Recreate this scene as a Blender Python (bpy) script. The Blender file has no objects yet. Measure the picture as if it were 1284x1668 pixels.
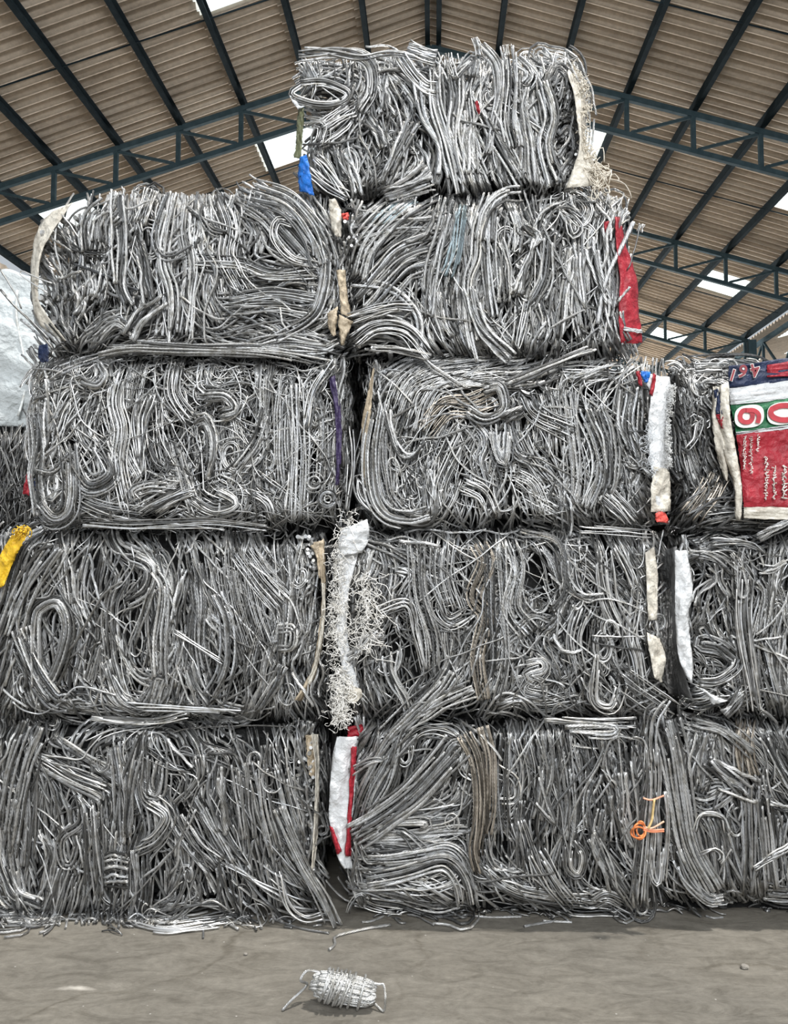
import bpy, bmesh, math, random
import numpy as np
from mathutils import Vector, Matrix, Euler

rng = np.random.default_rng(7)
random.seed(7)
PI = math.pi
scene = bpy.context.scene
COL = scene.collection

# ------------------------------------------------------------------ camera
F_PX = 1250.0
YAW = math.atan(63 / F_PX)
PITCH = math.atan(76 / F_PX)
CAM_H = 1.405
cam_data = bpy.data.cameras.new('camera')
cam_data.sensor_fit = 'VERTICAL'
cam_data.sensor_height = 36.0
cam_data.lens = F_PX * 36.0 / 1668.0
cam_data.clip_end = 200
cam = bpy.data.objects.new('camera', cam_data)
cam.location = (0, 0, CAM_H)
cam.rotation_euler = (PI / 2 + PITCH, 0, YAW)
COL.objects.link(cam)
scene.camera = cam

# ------------------------------------------------------------------ light and exposure
scene.view_settings.view_transform = 'Standard'
scene.view_settings.look = 'None'
scene.view_settings.gamma = 1.0
scene.view_settings.use_curve_mapping = False
scene.view_settings.exposure = -0.33

world = bpy.data.worlds.new('overcast_sky')
scene.world = world
world.use_nodes = True
wn = world.node_tree.nodes
wn['Background'].inputs[0].default_value = (0.86, 0.93, 1.0, 1)
wn['Background'].inputs[1].default_value = 0.72

sun_d = bpy.data.lights.new('sun', 'SUN')
sun_d.energy = 4.6
sun_d.angle = math.radians(4)
sun_d.color = (1.0, 0.97, 0.92)
sun = bpy.data.objects.new('sun', sun_d)
sun.rotation_euler = Vector((-0.34, 0.12, -1.0)).to_track_quat('-Z', 'Y').to_euler()
COL.objects.link(sun)

def area(name, loc, target, sx, sy, power, col=(1, 1, 1)):
    d = bpy.data.lights.new(name, 'AREA')
    d.shape = 'RECTANGLE'
    d.size, d.size_y, d.energy, d.color = sx, sy, power, col
    o = bpy.data.objects.new(name, d)
    o.location = loc
    o.rotation_euler = (Vector(target) - Vector(loc)).to_track_quat('-Z', 'Y').to_euler()
    COL.objects.link(o)
    return o
area('entrance_daylight', (1.0, -4.6, 5.4), (0, 3.2, 1.2), 4, 2.2, 1000, (0.97, 0.99, 1.0))
area('roof_fill_light', (1.0, 32.5, 2.2), (0, 14, 8.5), 14, 3.6, 10500, (1.0, 0.985, 0.96))  # unseen lamp added to light the roof underside and bring out its corrugations

# ------------------------------------------------------------------ helpers
CR = np.array(Euler((PI / 2 + PITCH, 0, YAW)).to_matrix())
def ray(x, y):
    return CR @ np.array([(x - 642) / F_PX, -(y - 834) / F_PX, -1.0])
def on_y(x, y, Y):
    r = ray(x, y)
    t = Y / r[1]
    return np.array([r[0] * t, Y, CAM_H + r[2] * t])
def on_floor(x, y, z=0.0):
    r = ray(x, y)
    t = (z - CAM_H) / r[2]
    return np.array([r[0] * t, r[1] * t, z])
def on_y_arr(P, Y):
    """pixels (N,2) -> points on the upright plane at depth Y (scalar or array)"""
    P = np.asarray(P, float)
    c = np.stack([(P[:, 0] - 642) / F_PX, -(P[:, 1] - 834) / F_PX, -np.ones(len(P))], 1) @ CR.T
    t = np.broadcast_to(Y, len(P)) / c[:, 1]
    out = c * t[:, None]
    out[:, 2] += CAM_H
    return out

def props(o, label=None, cat=None, group=None, kind=None):
    if label: o['label'] = label
    if cat: o['category'] = cat
    if group: o['group'] = group
    if kind: o['kind'] = kind
    return o
def empty(name, loc, label, cat, group=None):
    o = bpy.data.objects.new(name, None)
    o.empty_display_size = 0.1
    o.location = loc
    COL.objects.link(o)
    return props(o, label, cat, group)
def link(name, me, mat=None, parent=None):
    o = bpy.data.objects.new(name, me)
    if mat is not None and len(me.materials) == 0:
        me.materials.append(mat)
    COL.objects.link(o)
    if parent is not None:
        o.parent = parent
    return o
def mesh_np(name, V, faces, smooth=True):
    me = bpy.data.meshes.new(name)
    me.from_pydata([tuple(v) for v in V], [], faces)
    me.update()
    if smooth:
        me.polygons.foreach_set('use_smooth', np.ones(len(me.polygons), bool))
    return me

def catmull(pts, n):
    """resample a polyline through a Catmull-Rom spline to n points, even by arc length"""
    P = np.asarray(pts, float)
    if len(P) == 2:
        t = np.linspace(0, 1, n)[:, None]
        return P[0] * (1 - t) + P[1] * t
    Q = np.vstack([2 * P[0] - P[1], P, 2 * P[-1] - P[-2]])
    out = []
    for i in range(1, len(Q) - 2):
        t = np.linspace(0, 1, 14, endpoint=False)[:, None]
        a, b, c, d = Q[i - 1], Q[i], Q[i + 1], Q[i + 2]
        out.append(0.5 * (2 * b + (c - a) * t + (2 * a - 5 * b + 4 * c - d) * t ** 2 + (-a + 3 * b - 3 * c + d) * t ** 3))
    out.append(P[-1:])
    R = np.vstack(out)
    return resample(R, n)
def resample(R, n):
    s = np.r_[0, np.cumsum(np.linalg.norm(np.diff(R, axis=0), axis=1))]
    u = np.linspace(0, s[-1], n)
    return np.stack([np.interp(u, s, R[:, k]) for k in range(R.shape[1])], 1)

class Tubes:
    """many round or lobed wires gathered into one mesh"""
    def __init__(self): self.g = {}
    def add(self, P, r, col=(.5, .5, .5), twist=1.0, lobes=0, sides=6, ref=(0, 1, 0), ph=0.0):
        P = np.asarray(P, float)
        self.g.setdefault((len(P), sides, lobes, ref), []).append((P, r, col, twist, ph))
    def empty(self): return not self.g
    def mesh(self, name, mat, origin=(0, 0, 0)):
        VV, LL, LS, CC, UU = [], [], [], [], []
        base = 0
        for (M, S, lobes, ref), items in self.g.items():
            N = len(items)
            P = np.stack([i[0] for i in items])
            r = np.array([i[1] for i in items])
            col = np.array([tuple(i[2][:3]) + (i[3],) for i in items])
            ph = np.array([i[4] for i in items])
            T = np.gradient(P, axis=1)
            T /= np.linalg.norm(T, axis=2, keepdims=True) + 1e-9
            ref = np.array(ref, float)
            n1 = ref - (T @ ref)[..., None] * T
            ln = np.linalg.norm(n1, axis=2, keepdims=True)
            alt = np.array([0.3, 0.1, 1.0])
            n1b = alt - (T @ alt)[..., None] * T
            n1 = np.where(ln > 0.15, n1, n1b)
            n1 /= np.linalg.norm(n1, axis=2, keepdims=True) + 1e-9
            n2 = np.cross(T, n1)
            seg = np.linalg.norm(np.diff(P, axis=1), axis=2)
            sl = np.concatenate([np.zeros((N, 1)), np.cumsum(seg, 1)], 1)
            vv = sl / (2 * r[:, None]) 
            th = np.arange(S) * 2 * PI / S
            rad = np.ones((N, M, S)) * r[:, None, None]
            if lobes:
                rad *= 1 + 0.13 * np.cos(lobes * (th[None, None, :] - vv[:, :, None] * 0.62 - ph[:, None, None]))
            X = P[:, :, None, :] + rad[..., None] * (np.cos(th)[None, None, :, None] * n1[:, :, None, :] + np.sin(th)[None, None, :, None] * n2[:, :, None, :])
            VV.append(X.reshape(-1, 3))
            idx = np.arange(N * M * S).reshape(N, M, S) + base
            a = idx[:, :-1, :]
            b = np.roll(idx, -1, 2)[:, :-1, :]
            c = np.roll(idx, -1, 2)[:, 1:, :]
            d = idx[:, 1:, :]
            q = np.stack([a, b, c, d], -1).reshape(-1, 4)
            LL.append(q.ravel()); LS.append(np.full(len(q), 4))
            u0 = np.broadcast_to((np.arange(S) / S)[None, None, :], (N, M - 1, S))
            u1 = u0 + 1.0 / S
            w0 = np.broadcast_to(vv[:, :-1, None], (N, M - 1, S))
            w1 = np.broadcast_to(vv[:, 1:, None], (N, M - 1, S))
            UU.append(np.stack([np.stack([u0, w0], -1), np.stack([u1, w0], -1), np.stack([u1, w1], -1), np.stack([u0, w1], -1)], 3).reshape(-1, 2))
            caps = np.concatenate([idx[:, 0, ::-1], idx[:, -1, :]], 0)
            LL.append(caps.ravel()); LS.append(np.full(len(caps), S))
            UU.append(np.zeros((caps.size, 2)))
            CC.append(np.repeat(col, M * S, 0))
            base += N * M * S
        V = np.vstack(VV) - np.asarray(origin)
        L = np.concatenate(LL); ls = np.concatenate(LS)
        me = bpy.data.meshes.new(name)
        me.vertices.add(len(V)); me.vertices.foreach_set('co', V.astype(np.float32).ravel())
        me.loops.add(len(L)); me.loops.foreach_set('vertex_index', L.astype(np.int32))
        me.polygons.add(len(ls))
        me.polygons.foreach_set('loop_start', np.r_[0, np.cumsum(ls)[:-1]].astype(np.int32))
        me.polygons.foreach_set('use_smooth', ls == 4)
        at = me.attributes.new('tone', 'FLOAT_COLOR', 'POINT')
        at.data.foreach_set('color', np.vstack(CC).astype(np.float32).ravel())
        uv = me.uv_layers.new(name='along')
        uv.data.foreach_set('uv', np.vstack(UU).astype(np.float32).ravel())
        me.update(calc_edges=True)
        me.validate()
        me.materials.append(mat)
        return me

# ------------------------------------------------------------------ materials
def new_mat(name):
    m = bpy.data.materials.new(name); m.use_nodes = True
    nt = m.node_tree
    b = nt.nodes['Principled BSDF']
    return m, nt, b
def N(nt, t, **kw):
    n = nt.nodes.new(t)
    for k, v in kw.items():
        if k.startswith('i_'):
            n.inputs[k[2:].replace('_', ' ')].default_value = v
        else:
            setattr(n, k, v)
    return n
def ramp(nt, fac, stops, interp='LINEAR'):
    n = nt.nodes.new('ShaderNodeValToRGB')
    n.color_ramp.interpolation = interp
    while len(n.color_ramp.elements) < len(stops): n.color_ramp.elements.new(0.5)
    for e, (p, c) in zip(n.color_ramp.elements, stops):
        e.position = p; e.color = tuple(c) + (1,) if len(c) == 3 else c
    nt.links.new(fac, n.inputs[0])
    return n
def mix_col(nt, fac, a, b, mode='MIX'):
    n = nt.nodes.new('ShaderNodeMix'); n.data_type = 'RGBA'; n.blend_type = mode
    for sock, v in ((n.inputs[0], fac), (n.inputs[6], a), (n.inputs[7], b)):
        if isinstance(v, (int, float)): sock.default_value = v
        elif isinstance(v, (tuple, list)): sock.default_value = tuple(v) + (1,) if len(v) == 3 else v
        else: nt.links.new(v, sock)
    return n.outputs[2]
def math_n(nt, op, a, b=None):
    n = nt.nodes.new('ShaderNodeMath'); n.operation = op
    for i, v in enumerate((a, b)):
        if v is None: continue
        if isinstance(v, (int, float)): n.inputs[i].default_value = v
        else: nt.links.new(v, n.inputs[i])
    return n.outputs[0]

def wire_material(name, metal=0.7, rough=0.40):
    m, nt, b = new_mat(name)
    at = N(nt, 'ShaderNodeAttribute', attribute_name='tone')
    uv = N(nt, 'ShaderNodeUVMap', uv_map='along')
    sep = N(nt, 'ShaderNodeSeparateXYZ')
    nt.links.new(uv.outputs[0], sep.inputs[0])
    ph = math_n(nt, 'ADD', math_n(nt, 'MULTIPLY', sep.outputs[0], 6 * 2 * PI), math_n(nt, 'MULTIPLY', sep.outputs[1], 3.4))
    s = math_n(nt, 'ABSOLUTE', math_n(nt, 'SINE', math_n(nt, 'MULTIPLY', ph, 0.5)))
    tc = N(nt, 'ShaderNodeTexCoord')
    nz = N(nt, 'ShaderNodeTexNoise', i_Scale=38.0, i_Detail=4.0)
    nt.links.new(tc.outputs['Object'], nz.inputs['Vector'])
    groove = math_n(nt, 'SUBTRACT', 1.0, math_n(nt, 'MULTIPLY', math_n(nt, 'SUBTRACT', 1.0, math_n(nt, 'POWER', s, 0.6)), math_n(nt, 'MULTIPLY', at.outputs['Alpha'], 0.55)))
    gr = N(nt, 'ShaderNodeCombineXYZ')
    for i in range(3): nt.links.new(groove, gr.inputs[i])
    c1 = mix_col(nt, 1.0, at.outputs['Color'], gr.outputs[0], 'MULTIPLY')
    dirt = ramp(nt, nz.outputs['Fac'], [(0.32, (0.60, 0.58, 0.54)), (0.55, (1.0, 1.0, 1.0)), (0.75, (1.08, 1.08, 1.08))])
    c2 = mix_col(nt, 1.0, c1, dirt.outputs[0], 'MULTIPLY')
    nt.links.new(c2, b.inputs['Base Color'])
    b.inputs['Metallic'].default_value = metal
    b.inputs['Roughness'].default_value = rough
    bp = N(nt, 'ShaderNodeBump', i_Distance=0.002)
    nt.links.new(math_n(nt, 'MULTIPLY', at.outputs['Alpha'], 0.8), bp.inputs['Strength'])
    nt.links.new(s, bp.inputs['Height'])
    nt.links.new(bp.outputs[0], b.inputs['Normal'])
    return m
M_WIRE = wire_material('scrap_aluminium_wire')
M_TWINE = wire_material('plastic_twine', 0.0, 0.6)

def noise_mat(name, c1, c2, scale=12, rough=0.8, metal=0, bump=0.0, bscale=60, detail=6, coord='Object'):
    m, nt, b = new_mat(name)
    tc = N(nt, 'ShaderNodeTexCoord')
    nz = N(nt, 'ShaderNodeTexNoise', i_Scale=float(scale), i_Detail=float(detail))
    nt.links.new(tc.outputs[coord], nz.inputs['Vector'])
    r = ramp(nt, nz.outputs['Fac'], [(0.3, c1), (0.7, c2)])
    nt.links.new(r.outputs[0], b.inputs['Base Color'])
    b.inputs['Roughness'].default_value = rough
    b.inputs['Metallic'].default_value = metal
    if bump:
        n2 = N(nt, 'ShaderNodeTexNoise', i_Scale=float(bscale), i_Detail=5.0)
        nt.links.new(tc.outputs[coord], n2.inputs['Vector'])
        bp = N(nt, 'ShaderNodeBump', i_Strength=bump, i_Distance=0.01)
        nt.links.new(n2.outputs['Fac'], bp.inputs['Height'])
        nt.links.new(bp.outputs[0], b.inputs['Normal'])
    return m
M_CORE = noise_mat('packed_wire_gap_shade', (0.006, 0.006, 0.006), (0.03, 0.03, 0.03), 45, 0.8, 0.3, 1.0, 90)  # bale core; near-black colour stands in for shade between the wires
M_STEEL = noise_mat('painted_blue_grey_steel', (0.034, 0.058, 0.070), (0.056, 0.088, 0.104), 9, 0.8, 0.0)
M_PURLIN = noise_mat('dark_purlin_steel', (0.010, 0.017, 0.022), (0.020, 0.032, 0.039), 9, 0.9, 0.0)
for m_ in (M_STEEL, M_PURLIN): m_.node_tree.nodes['Principled BSDF'].inputs['Specular IOR Level'].default_value = 0.06

def sack_mat(name, base, dirt, amount=0.5, scale=18):
    m, nt, b = new_mat(name)
    tc = N(nt, 'ShaderNodeTexCoord')
    nz = N(nt, 'ShaderNodeTexNoise', i_Scale=float(scale), i_Detail=8.0, i_Roughness=0.65)
    nt.links.new(tc.outputs['Object'], nz.inputs['Vector'])
    r = ramp(nt, nz.outputs['Fac'], [(0.42, (0, 0, 0)), (0.68, (1, 1, 1))])
    f = math_n(nt, 'MULTIPLY', r.outputs[0], amount)
    nt.links.new(mix_col(nt, f, base, dirt), b.inputs['Base Color'])
    b.inputs['Roughness'].default_value = 0.55
    wv = N(nt, 'ShaderNodeTexVoronoi', i_Scale=26.0)
    nt.links.new(tc.outputs['Object'], wv.inputs['Vector'])
    n2 = N(nt, 'ShaderNodeTexNoise', i_Scale=55.0, i_Detail=4.0)
    nt.links.new(tc.outputs['Object'], n2.inputs['Vector'])
    bp = N(nt, 'ShaderNodeBump', i_Strength=0.7, i_Distance=0.012)
    nt.links.new(math_n(nt, 'ADD', wv.outputs['Distance'], n2.outputs['Fac']), bp.inputs['Height'])
    nt.links.new(bp.outputs[0], b.inputs['Normal'])
    return m
M_TAN = sack_mat('tan_paper_sack', (0.52, 0.43, 0.31), (0.16, 0.12, 0.08), 0.8)
M_CREAM = sack_mat('cream_woven_sack', (0.66, 0.62, 0.54), (0.28, 0.24, 0.19), 0.7)
M_WHITE = sack_mat('white_woven_sack', (0.66, 0.67, 0.68), (0.42, 0.42, 0.42), 0.5)
M_GREYBAG = sack_mat('grey_woven_sack', (0.20, 0.20, 0.20), (0.08, 0.08, 0.08), 0.6)
M_RED = sack_mat('red_woven_sack', (0.36, 0.014, 0.028), (0.16, 0.006, 0.012), 0.6)
M_CORAL = sack_mat('coral_plastic', (0.75, 0.10, 0.08), (0.5, 0.05, 0.04), 0.5)
M_BLUE = sack_mat('blue_woven_sack', (0.01, 0.17, 0.62), (0.01, 0.07, 0.30), 0.6)
M_NAVY = sack_mat('navy_woven_sack', (0.012, 0.025, 0.075), (0.01, 0.012, 0.03), 0.6)
M_YELLOW = sack_mat('yellow_woven_sack', (0.80, 0.50, 0.02), (0.5, 0.26, 0.02), 0.5)
M_PURPLE = sack_mat('dark_purple_strip', (0.035, 0.02, 0.075), (0.015, 0.01, 0.03), 0.5)
M_GREEN = sack_mat('olive_green_sack', (0.16, 0.17, 0.09), (0.05, 0.05, 0.03), 0.7)
M_INK_RED = noise_mat('red_print', (0.30, 0.012, 0.022), (0.50, 0.03, 0.045), 30, 0.5)
M_INK_WHITE = noise_mat('white_print', (0.62, 0.60, 0.56), (0.85, 0.83, 0.80), 30, 0.5)
M_INK_MAROON = noise_mat('maroon_print', (0.16, 0.012, 0.02), (0.26, 0.02, 0.03), 30, 0.5)
M_INK_BLACK = noise_mat('black_print', (0.02, 0.02, 0.02), (0.04, 0.04, 0.04), 30, 0.6)

# ------------------------------------------------------------------ the building
def floor_material():
    m, nt, b = new_mat('dusty_concrete')
    tc = N(nt, 'ShaderNodeTexCoord')
    big = N(nt, 'ShaderNodeTexNoise', i_Scale=1.1, i_Detail=8.0, i_Roughness=0.6, i_Distortion=0.6)
    fine = N(nt, 'ShaderNodeTexNoise', i_Scale=34.0, i_Detail=8.0, i_Roughness=0.7)
    mp = N(nt, 'ShaderNodeMapping'); mp.inputs['Scale'].default_value = (1, 2.4, 1)
    nt.links.new(tc.outputs['Object'], mp.inputs[0])
    streak = N(nt, 'ShaderNodeTexNoise', i_Scale=5.5, i_Detail=10.0, i_Roughness=0.72, i_Distortion=0.8)
    nt.links.new(mp.outputs[0], streak.inputs['Vector'])
    for n in (big, fine): nt.links.new(tc.outputs['Object'], n.inputs['Vector'])
    c = ramp(nt, streak.outputs['Fac'], [(0.28, (0.098, 0.088, 0.073)), (0.48, (0.162, 0.149, 0.127)), (0.72, (0.222, 0.206, 0.178))]).outputs[0]
    c = mix_col(nt, 0.5, c, ramp(nt, big.outputs['Fac'], [(0.3, (0.72, 0.72, 0.72)), (0.65, (1.12, 1.10, 1.06))]).outputs[0], 'MULTIPLY')
    c = mix_col(nt, 0.55, c, ramp(nt, fine.outputs['Fac'], [(0.3, (0.70, 0.70, 0.70)), (0.7, (1.2, 1.2, 1.2))]).outputs[0], 'MULTIPLY')
    # thin wandering cracks and scattered pale specks
    vor = N(nt, 'ShaderNodeTexVoronoi', i_Scale=0.9, feature='DISTANCE_TO_EDGE')
    wob = N(nt, 'ShaderNodeTexNoise', i_Scale=3.0, i_Detail=6.0)
    nt.links.new(tc.outputs['Object'], wob.inputs['Vector'])
    va = N(nt, 'ShaderNodeVectorMath', operation='ADD')
    sc = N(nt, 'ShaderNodeVectorMath', operation='SCALE'); sc.inputs['Scale'].default_value = 0.5
    nt.links.new(wob.outputs['Color'], sc.inputs[0])
    nt.links.new(tc.outputs['Object'], va.inputs[0]); nt.links.new(sc.outputs[0], va.inputs[1])
    nt.links.new(va.outputs[0], vor.inputs['Vector'])
    crk = ramp(nt, vor.outputs['Distance'], [(0.0, (0.62, 0.60, 0.57)), (0.018, (1, 1, 1))]).outputs[0]
    c = mix_col(nt, ramp(nt, big.outputs['Fac'], [(0.45, (0, 0, 0)), (0.6, (0.8, 0.8, 0.8))]).outputs[0], c, mix_col(nt, 1.0, c, crk, 'MULTIPLY'))
    spk = N(nt, 'ShaderNodeTexVoronoi', i_Scale=13.0)
    nt.links.new(tc.outputs['Object'], spk.inputs['Vector'])
    c = mix_col(nt, ramp(nt, spk.outputs['Distance'], [(0.025, (0.55, 0.55, 0.55)), (0.05, (0, 0, 0))]).outputs[0], c, (0.52, 0.50, 0.47))
    # a pale dab of sunlight, painted into the floor colour
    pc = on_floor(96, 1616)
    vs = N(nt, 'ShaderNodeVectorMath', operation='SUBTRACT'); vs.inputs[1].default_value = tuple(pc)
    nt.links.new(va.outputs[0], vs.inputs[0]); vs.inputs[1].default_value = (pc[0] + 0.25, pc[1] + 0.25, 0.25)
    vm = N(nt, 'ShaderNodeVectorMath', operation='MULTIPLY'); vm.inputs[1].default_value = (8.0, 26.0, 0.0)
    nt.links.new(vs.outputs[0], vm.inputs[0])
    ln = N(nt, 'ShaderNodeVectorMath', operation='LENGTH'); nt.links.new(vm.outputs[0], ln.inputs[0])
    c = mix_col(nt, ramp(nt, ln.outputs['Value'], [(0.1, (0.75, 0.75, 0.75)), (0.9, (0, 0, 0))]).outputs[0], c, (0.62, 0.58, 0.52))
    nt.links.new(c, b.inputs['Base Color'])
    b.inputs['Roughness'].default_value = 0.85
    b.inputs['Specular IOR Level'].default_value = 0.25
    bp = N(nt, 'ShaderNodeBump', i_Strength=0.55, i_Distance=0.014)
    nt.links.new(math_n(nt, 'ADD', streak.outputs['Fac'], math_n(nt, 'MULTIPLY', fine.outputs['Fac'], 0.4)), bp.inputs['Height'])
    nt.links.new(bp.outputs[0], b.inputs['Normal'])
    return m
def build_floor():
    V = [(-16, -7, 0), (16, -7, 0), (16, 34, 0), (-16, 34, 0), (-16, -7, -.1), (16, -7, -.1), (16, 34, -.1), (-16, 34, -.1)]
    me = mesh_np('floor', V, [(0, 1, 2, 3), (7, 6, 5, 4), (0, 4, 5, 1), (1, 5, 6, 2), (2, 6, 7, 3), (3, 7, 4, 0)], False)
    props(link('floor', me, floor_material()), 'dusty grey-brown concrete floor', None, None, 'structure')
build_floor()

D1, STEP, SP, SL = 11.3, 4.0, 0.976, 0.30      # first truss depth, truss step, purlin spacing, roof slope
APEX = CAM_H + 862 / 1250 * D1                   # top chord centre line at the ridge
Y_A, Y_B = 6.9, 33.0
PITCH_C, AMP = 0.172, 0.034
def sheet_mat():
    m, nt, b = new_mat('fibre_cement_sheet')
    tc = N(nt, 'ShaderNodeTexCoord')
    mp = N(nt, 'ShaderNodeMapping'); mp.inputs['Scale'].default_value = (0.5, 3.0, 0.5)
    nt.links.new(tc.outputs['Object'], mp.inputs[0])
    a = N(nt, 'ShaderNodeTexNoise', i_Scale=1.4, i_Detail=8.0, i_Roughness=0.7)
    f = N(nt, 'ShaderNodeTexNoise', i_Scale=14.0, i_Detail=6.0, i_Roughness=0.7)
    nt.links.new(mp.outputs[0], a.inputs['Vector']); nt.links.new(tc.outputs['Object'], f.inputs['Vector'])
    c = ramp(nt, a.outputs['Fac'], [(0.3, (0.40, 0.335, 0.27)), (0.5, (0.56, 0.48, 0.395)), (0.75, (0.66, 0.585, 0.495))]).outputs[0]
    c = mix_col(nt, 0.6, c, ramp(nt, f.outputs['Fac'], [(0.3, (0.7, 0.7, 0.7)), (0.7, (1.2, 1.2, 1.2))]).outputs[0], 'MULTIPLY')
    nt.links.new(c, b.inputs['Base Color'])
    b.inputs['Roughness'].default_value = 0.9
    b.inputs['Specular IOR Level'].default_value = 0.1
    return m
M_SHEET = sheet_mat()
def skylight_mat():
    m, nt, b = new_mat('translucent_roof_sheet')
    out = nt.nodes['Material Output']
    tr = N(nt, 'ShaderNodeBsdfTranslucent'); tr.inputs[0].default_value = (0.95, 0.98, 0.97, 1)
    tp = N(nt, 'ShaderNodeBsdfTransparent'); tp.inputs[0].default_value = (0.95, 1.0, 0.99, 1)
    mx = N(nt, 'ShaderNodeMixShader'); mx.inputs[0].default_value = 0.8
    nt.links.new(tr.outputs[0], mx.inputs[1]); nt.links.new(tp.outputs[0], mx.inputs[2])
    em = N(nt, 'ShaderNodeEmission', i_Strength=0.75); em.inputs[0].default_value = (0.93, 1.0, 0.98, 1)
    ad = N(nt, 'ShaderNodeAddShader')
    nt.links.new(mx.outputs[0], ad.inputs[0]); nt.links.new(em.outputs[0], ad.inputs[1])
    nt.links.new(ad.outputs[0], out.inputs[0])
    return m
M_SKY = skylight_mat()
RISE = 0.235                                       # roof sheets above the chord centre line
def roof_z(n): return APEX + RISE - SL * SP * abs(n)
def is_sky(bay, y):
    return bay in (2, 6) and ((y - 8.55) % STEP) < 0.93
def roof_side(sgn, n_bays, x_of, z_of, name_sheet, sky_rows, label):
    ys = np.arange(Y_A, Y_B, PITCH_C / 8)
    V, Fc = [], []
    sky = {}
    for b in range(n_bays):
        x0, x1 = x_of(b), x_of(b + 1.10)
        z0, z1 = z_of(b), z_of(b + 1.10) - 0.0
        lo = 0.018
        w = AMP * np.cos(ys * 2 * PI / PITCH_C)
        i0 = len(V)
        for k, y in enumerate(ys):
            V.append((x0, y, z0 + w[k] + lo)); V.append((x1, y, z1 + w[k] - lo))
        for k in range(len(ys) - 1):
            a = i0 + 2 * k
            f = (a, a + 1, a + 3, a + 2) if sgn < 0 else (a, a + 2, a + 3, a + 1)
            if b in sky_rows and ((ys[k] - 8.55) % STEP) < 0.93:
                sky.setdefault((b, int((ys[k] - 8.55) // STEP)), []).append(f)
            else:
                Fc.append(f)
    me = mesh_np(name_sheet, V, Fc)
    props(link(name_sheet, me, M_SHEET), label, None, None, 'structure')
    return V, sky
sky_n = 0
for sgn, nm, lab in ((-1, 'ceiling', 'left slope of the brown corrugated roof'), (1, 'ceiling', 'right slope of the brown corrugated roof')):
    V, sky = roof_side(sgn, 8, lambda n: sgn * SP * n, lambda n: roof_z(n), nm, (2, 6), lab)
    for key, fs in sky.items():
        ids = sorted({i for f in fs for i in f}); mp_ = {i: k for k, i in enumerate(ids)}
        me = mesh_np('window', [V[i] for i in ids], [tuple(mp_[i] for i in f) for f in fs])
        sky_n += 1
        props(link('window_%d' % sky_n, me, M_SKY), None, None, None, 'structure')
# the neighbouring bay's roof, rising beyond the right valley; glowing skylights added to brighten it
XV = SP * 8.15
V, sky = roof_side(1, 6, lambda n: XV + 0.45 + SP * n, lambda n: roof_z(8.2) + 0.15 + SL * SP * n, 'ceiling_neighbour', (1, 3), 'roof of the neighbouring bay beyond the right valley')
for key, fs in sky.items():
    ids = sorted({i for f in fs for i in f}); mp_ = {i: k for k, i in enumerate(ids)}
    me = mesh_np('window', [V[i] for i in ids], [tuple(mp_[i] for i in f) for f in fs])
    sky_n += 1
    props(link('window_%d' % sky_n, me, M_SKY), None, None, None, 'structure')  # added glowing skylight, there to brighten the neighbouring bay

def bar(V, Fc, p, q, w, h, up=(0, 0, 1)):
    p, q, up = Vector(p), Vector(q), Vector(up)
    t = (q - p).normalized()
    s = t.cross(up)
    if s.length < 1e-4: s = t.cross(Vector((0, 1, 0)))
    s.normalize(); u = s.cross(t)
    i = len(V)
    for c in (p, q):
        for a, b in ((-1, -1), (1, -1), (1, 1), (-1, 1)):
            V.append(tuple(c + s * (a * w / 2) + u * (b * h / 2)))
    Fc += [(i, i + 1, i + 2, i + 3), (i + 7, i + 6, i + 5, i + 4), (i, i + 4, i + 5, i + 1), (i + 1, i + 5, i + 6, i + 2), (i + 2, i + 6, i + 7, i + 3), (i + 3, i + 7, i + 4, i)]
def bar_obj(name, segs, mat, parent=None, origin=(0, 0, 0), bev=0.006):
    V, Fc = [], []
    for s in segs: bar(V, Fc, *s)
    V = [tuple(np.array(v) - np.array(origin)) for v in V]
    me = mesh_np(name, V, Fc, False)
    o = link(name, me, mat, parent)
    if bev:
        md = o.modifiers.new('bevel', 'BEVEL'); md.width = bev; md.segments = 2
    return o
DEPTH = 0.57
ORD = ['first', 'second', 'third', 'fourth', 'fifth', 'sixth', 'seventh', 'eighth']
for k in range(-1, 5):
    Y = D1 + STEP * k
    org = (0, Y, APEX)
    lab = 'blue-grey steel lattice roof truss, ' + (ORD[k] + ' one showing behind the stack' if k >= 0 else 'nearest one above the camera')
    if k > 2: lab = 'blue-grey steel lattice roof truss far back, ' + ('just before the last' if k == 3 else 'last of the row')
    t = empty('roof_truss', org, lab, 'roof truss', 'steel roof trusses')
    for s in (-1, 1):
        A, E = (0, Y, APEX), (s * SP * 8.15, Y, APEX - SL * SP * 8.15)
        bar_obj('top_chord', [(A, E, 0.075, 0.085)], M_STEEL, t, org)
        bar_obj('bottom_chord', [((0, Y, APEX - DEPTH), (E[0], Y, E[2] - DEPTH), 0.075, 0.075)], M_STEEL, t, org)
        for n in range(1, 9):
            x = s * SP * n; z = APEX - SL * SP * n
            bar_obj('post', [((x, Y, z), (x, Y, z - DEPTH), 0.065, 0.065)], M_STEEL, t, org)
            x2 = s * SP * (n - 1); z2 = APEX - SL * SP * (n - 1) - DEPTH
            bar_obj('diagonal_brace', [((x, Y, z - 0.03), (x2 + s * 0.06, Y, z2 + 0.03), 0.042, 0.042)], M_STEEL, t, org)
    bar_obj('king_post', [((0, Y, APEX), (0, Y, APEX - DEPTH), 0.12, 0.12)], M_STEEL, t, org)
    for s in (-1, 1):
        x = s * SP * 8.15
        bar_obj('column', [((x, Y, 0), (x, Y, APEX - SL * SP * 8.15 + 0.03), 0.2, 0.2)], M_STEEL, t, org)
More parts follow.
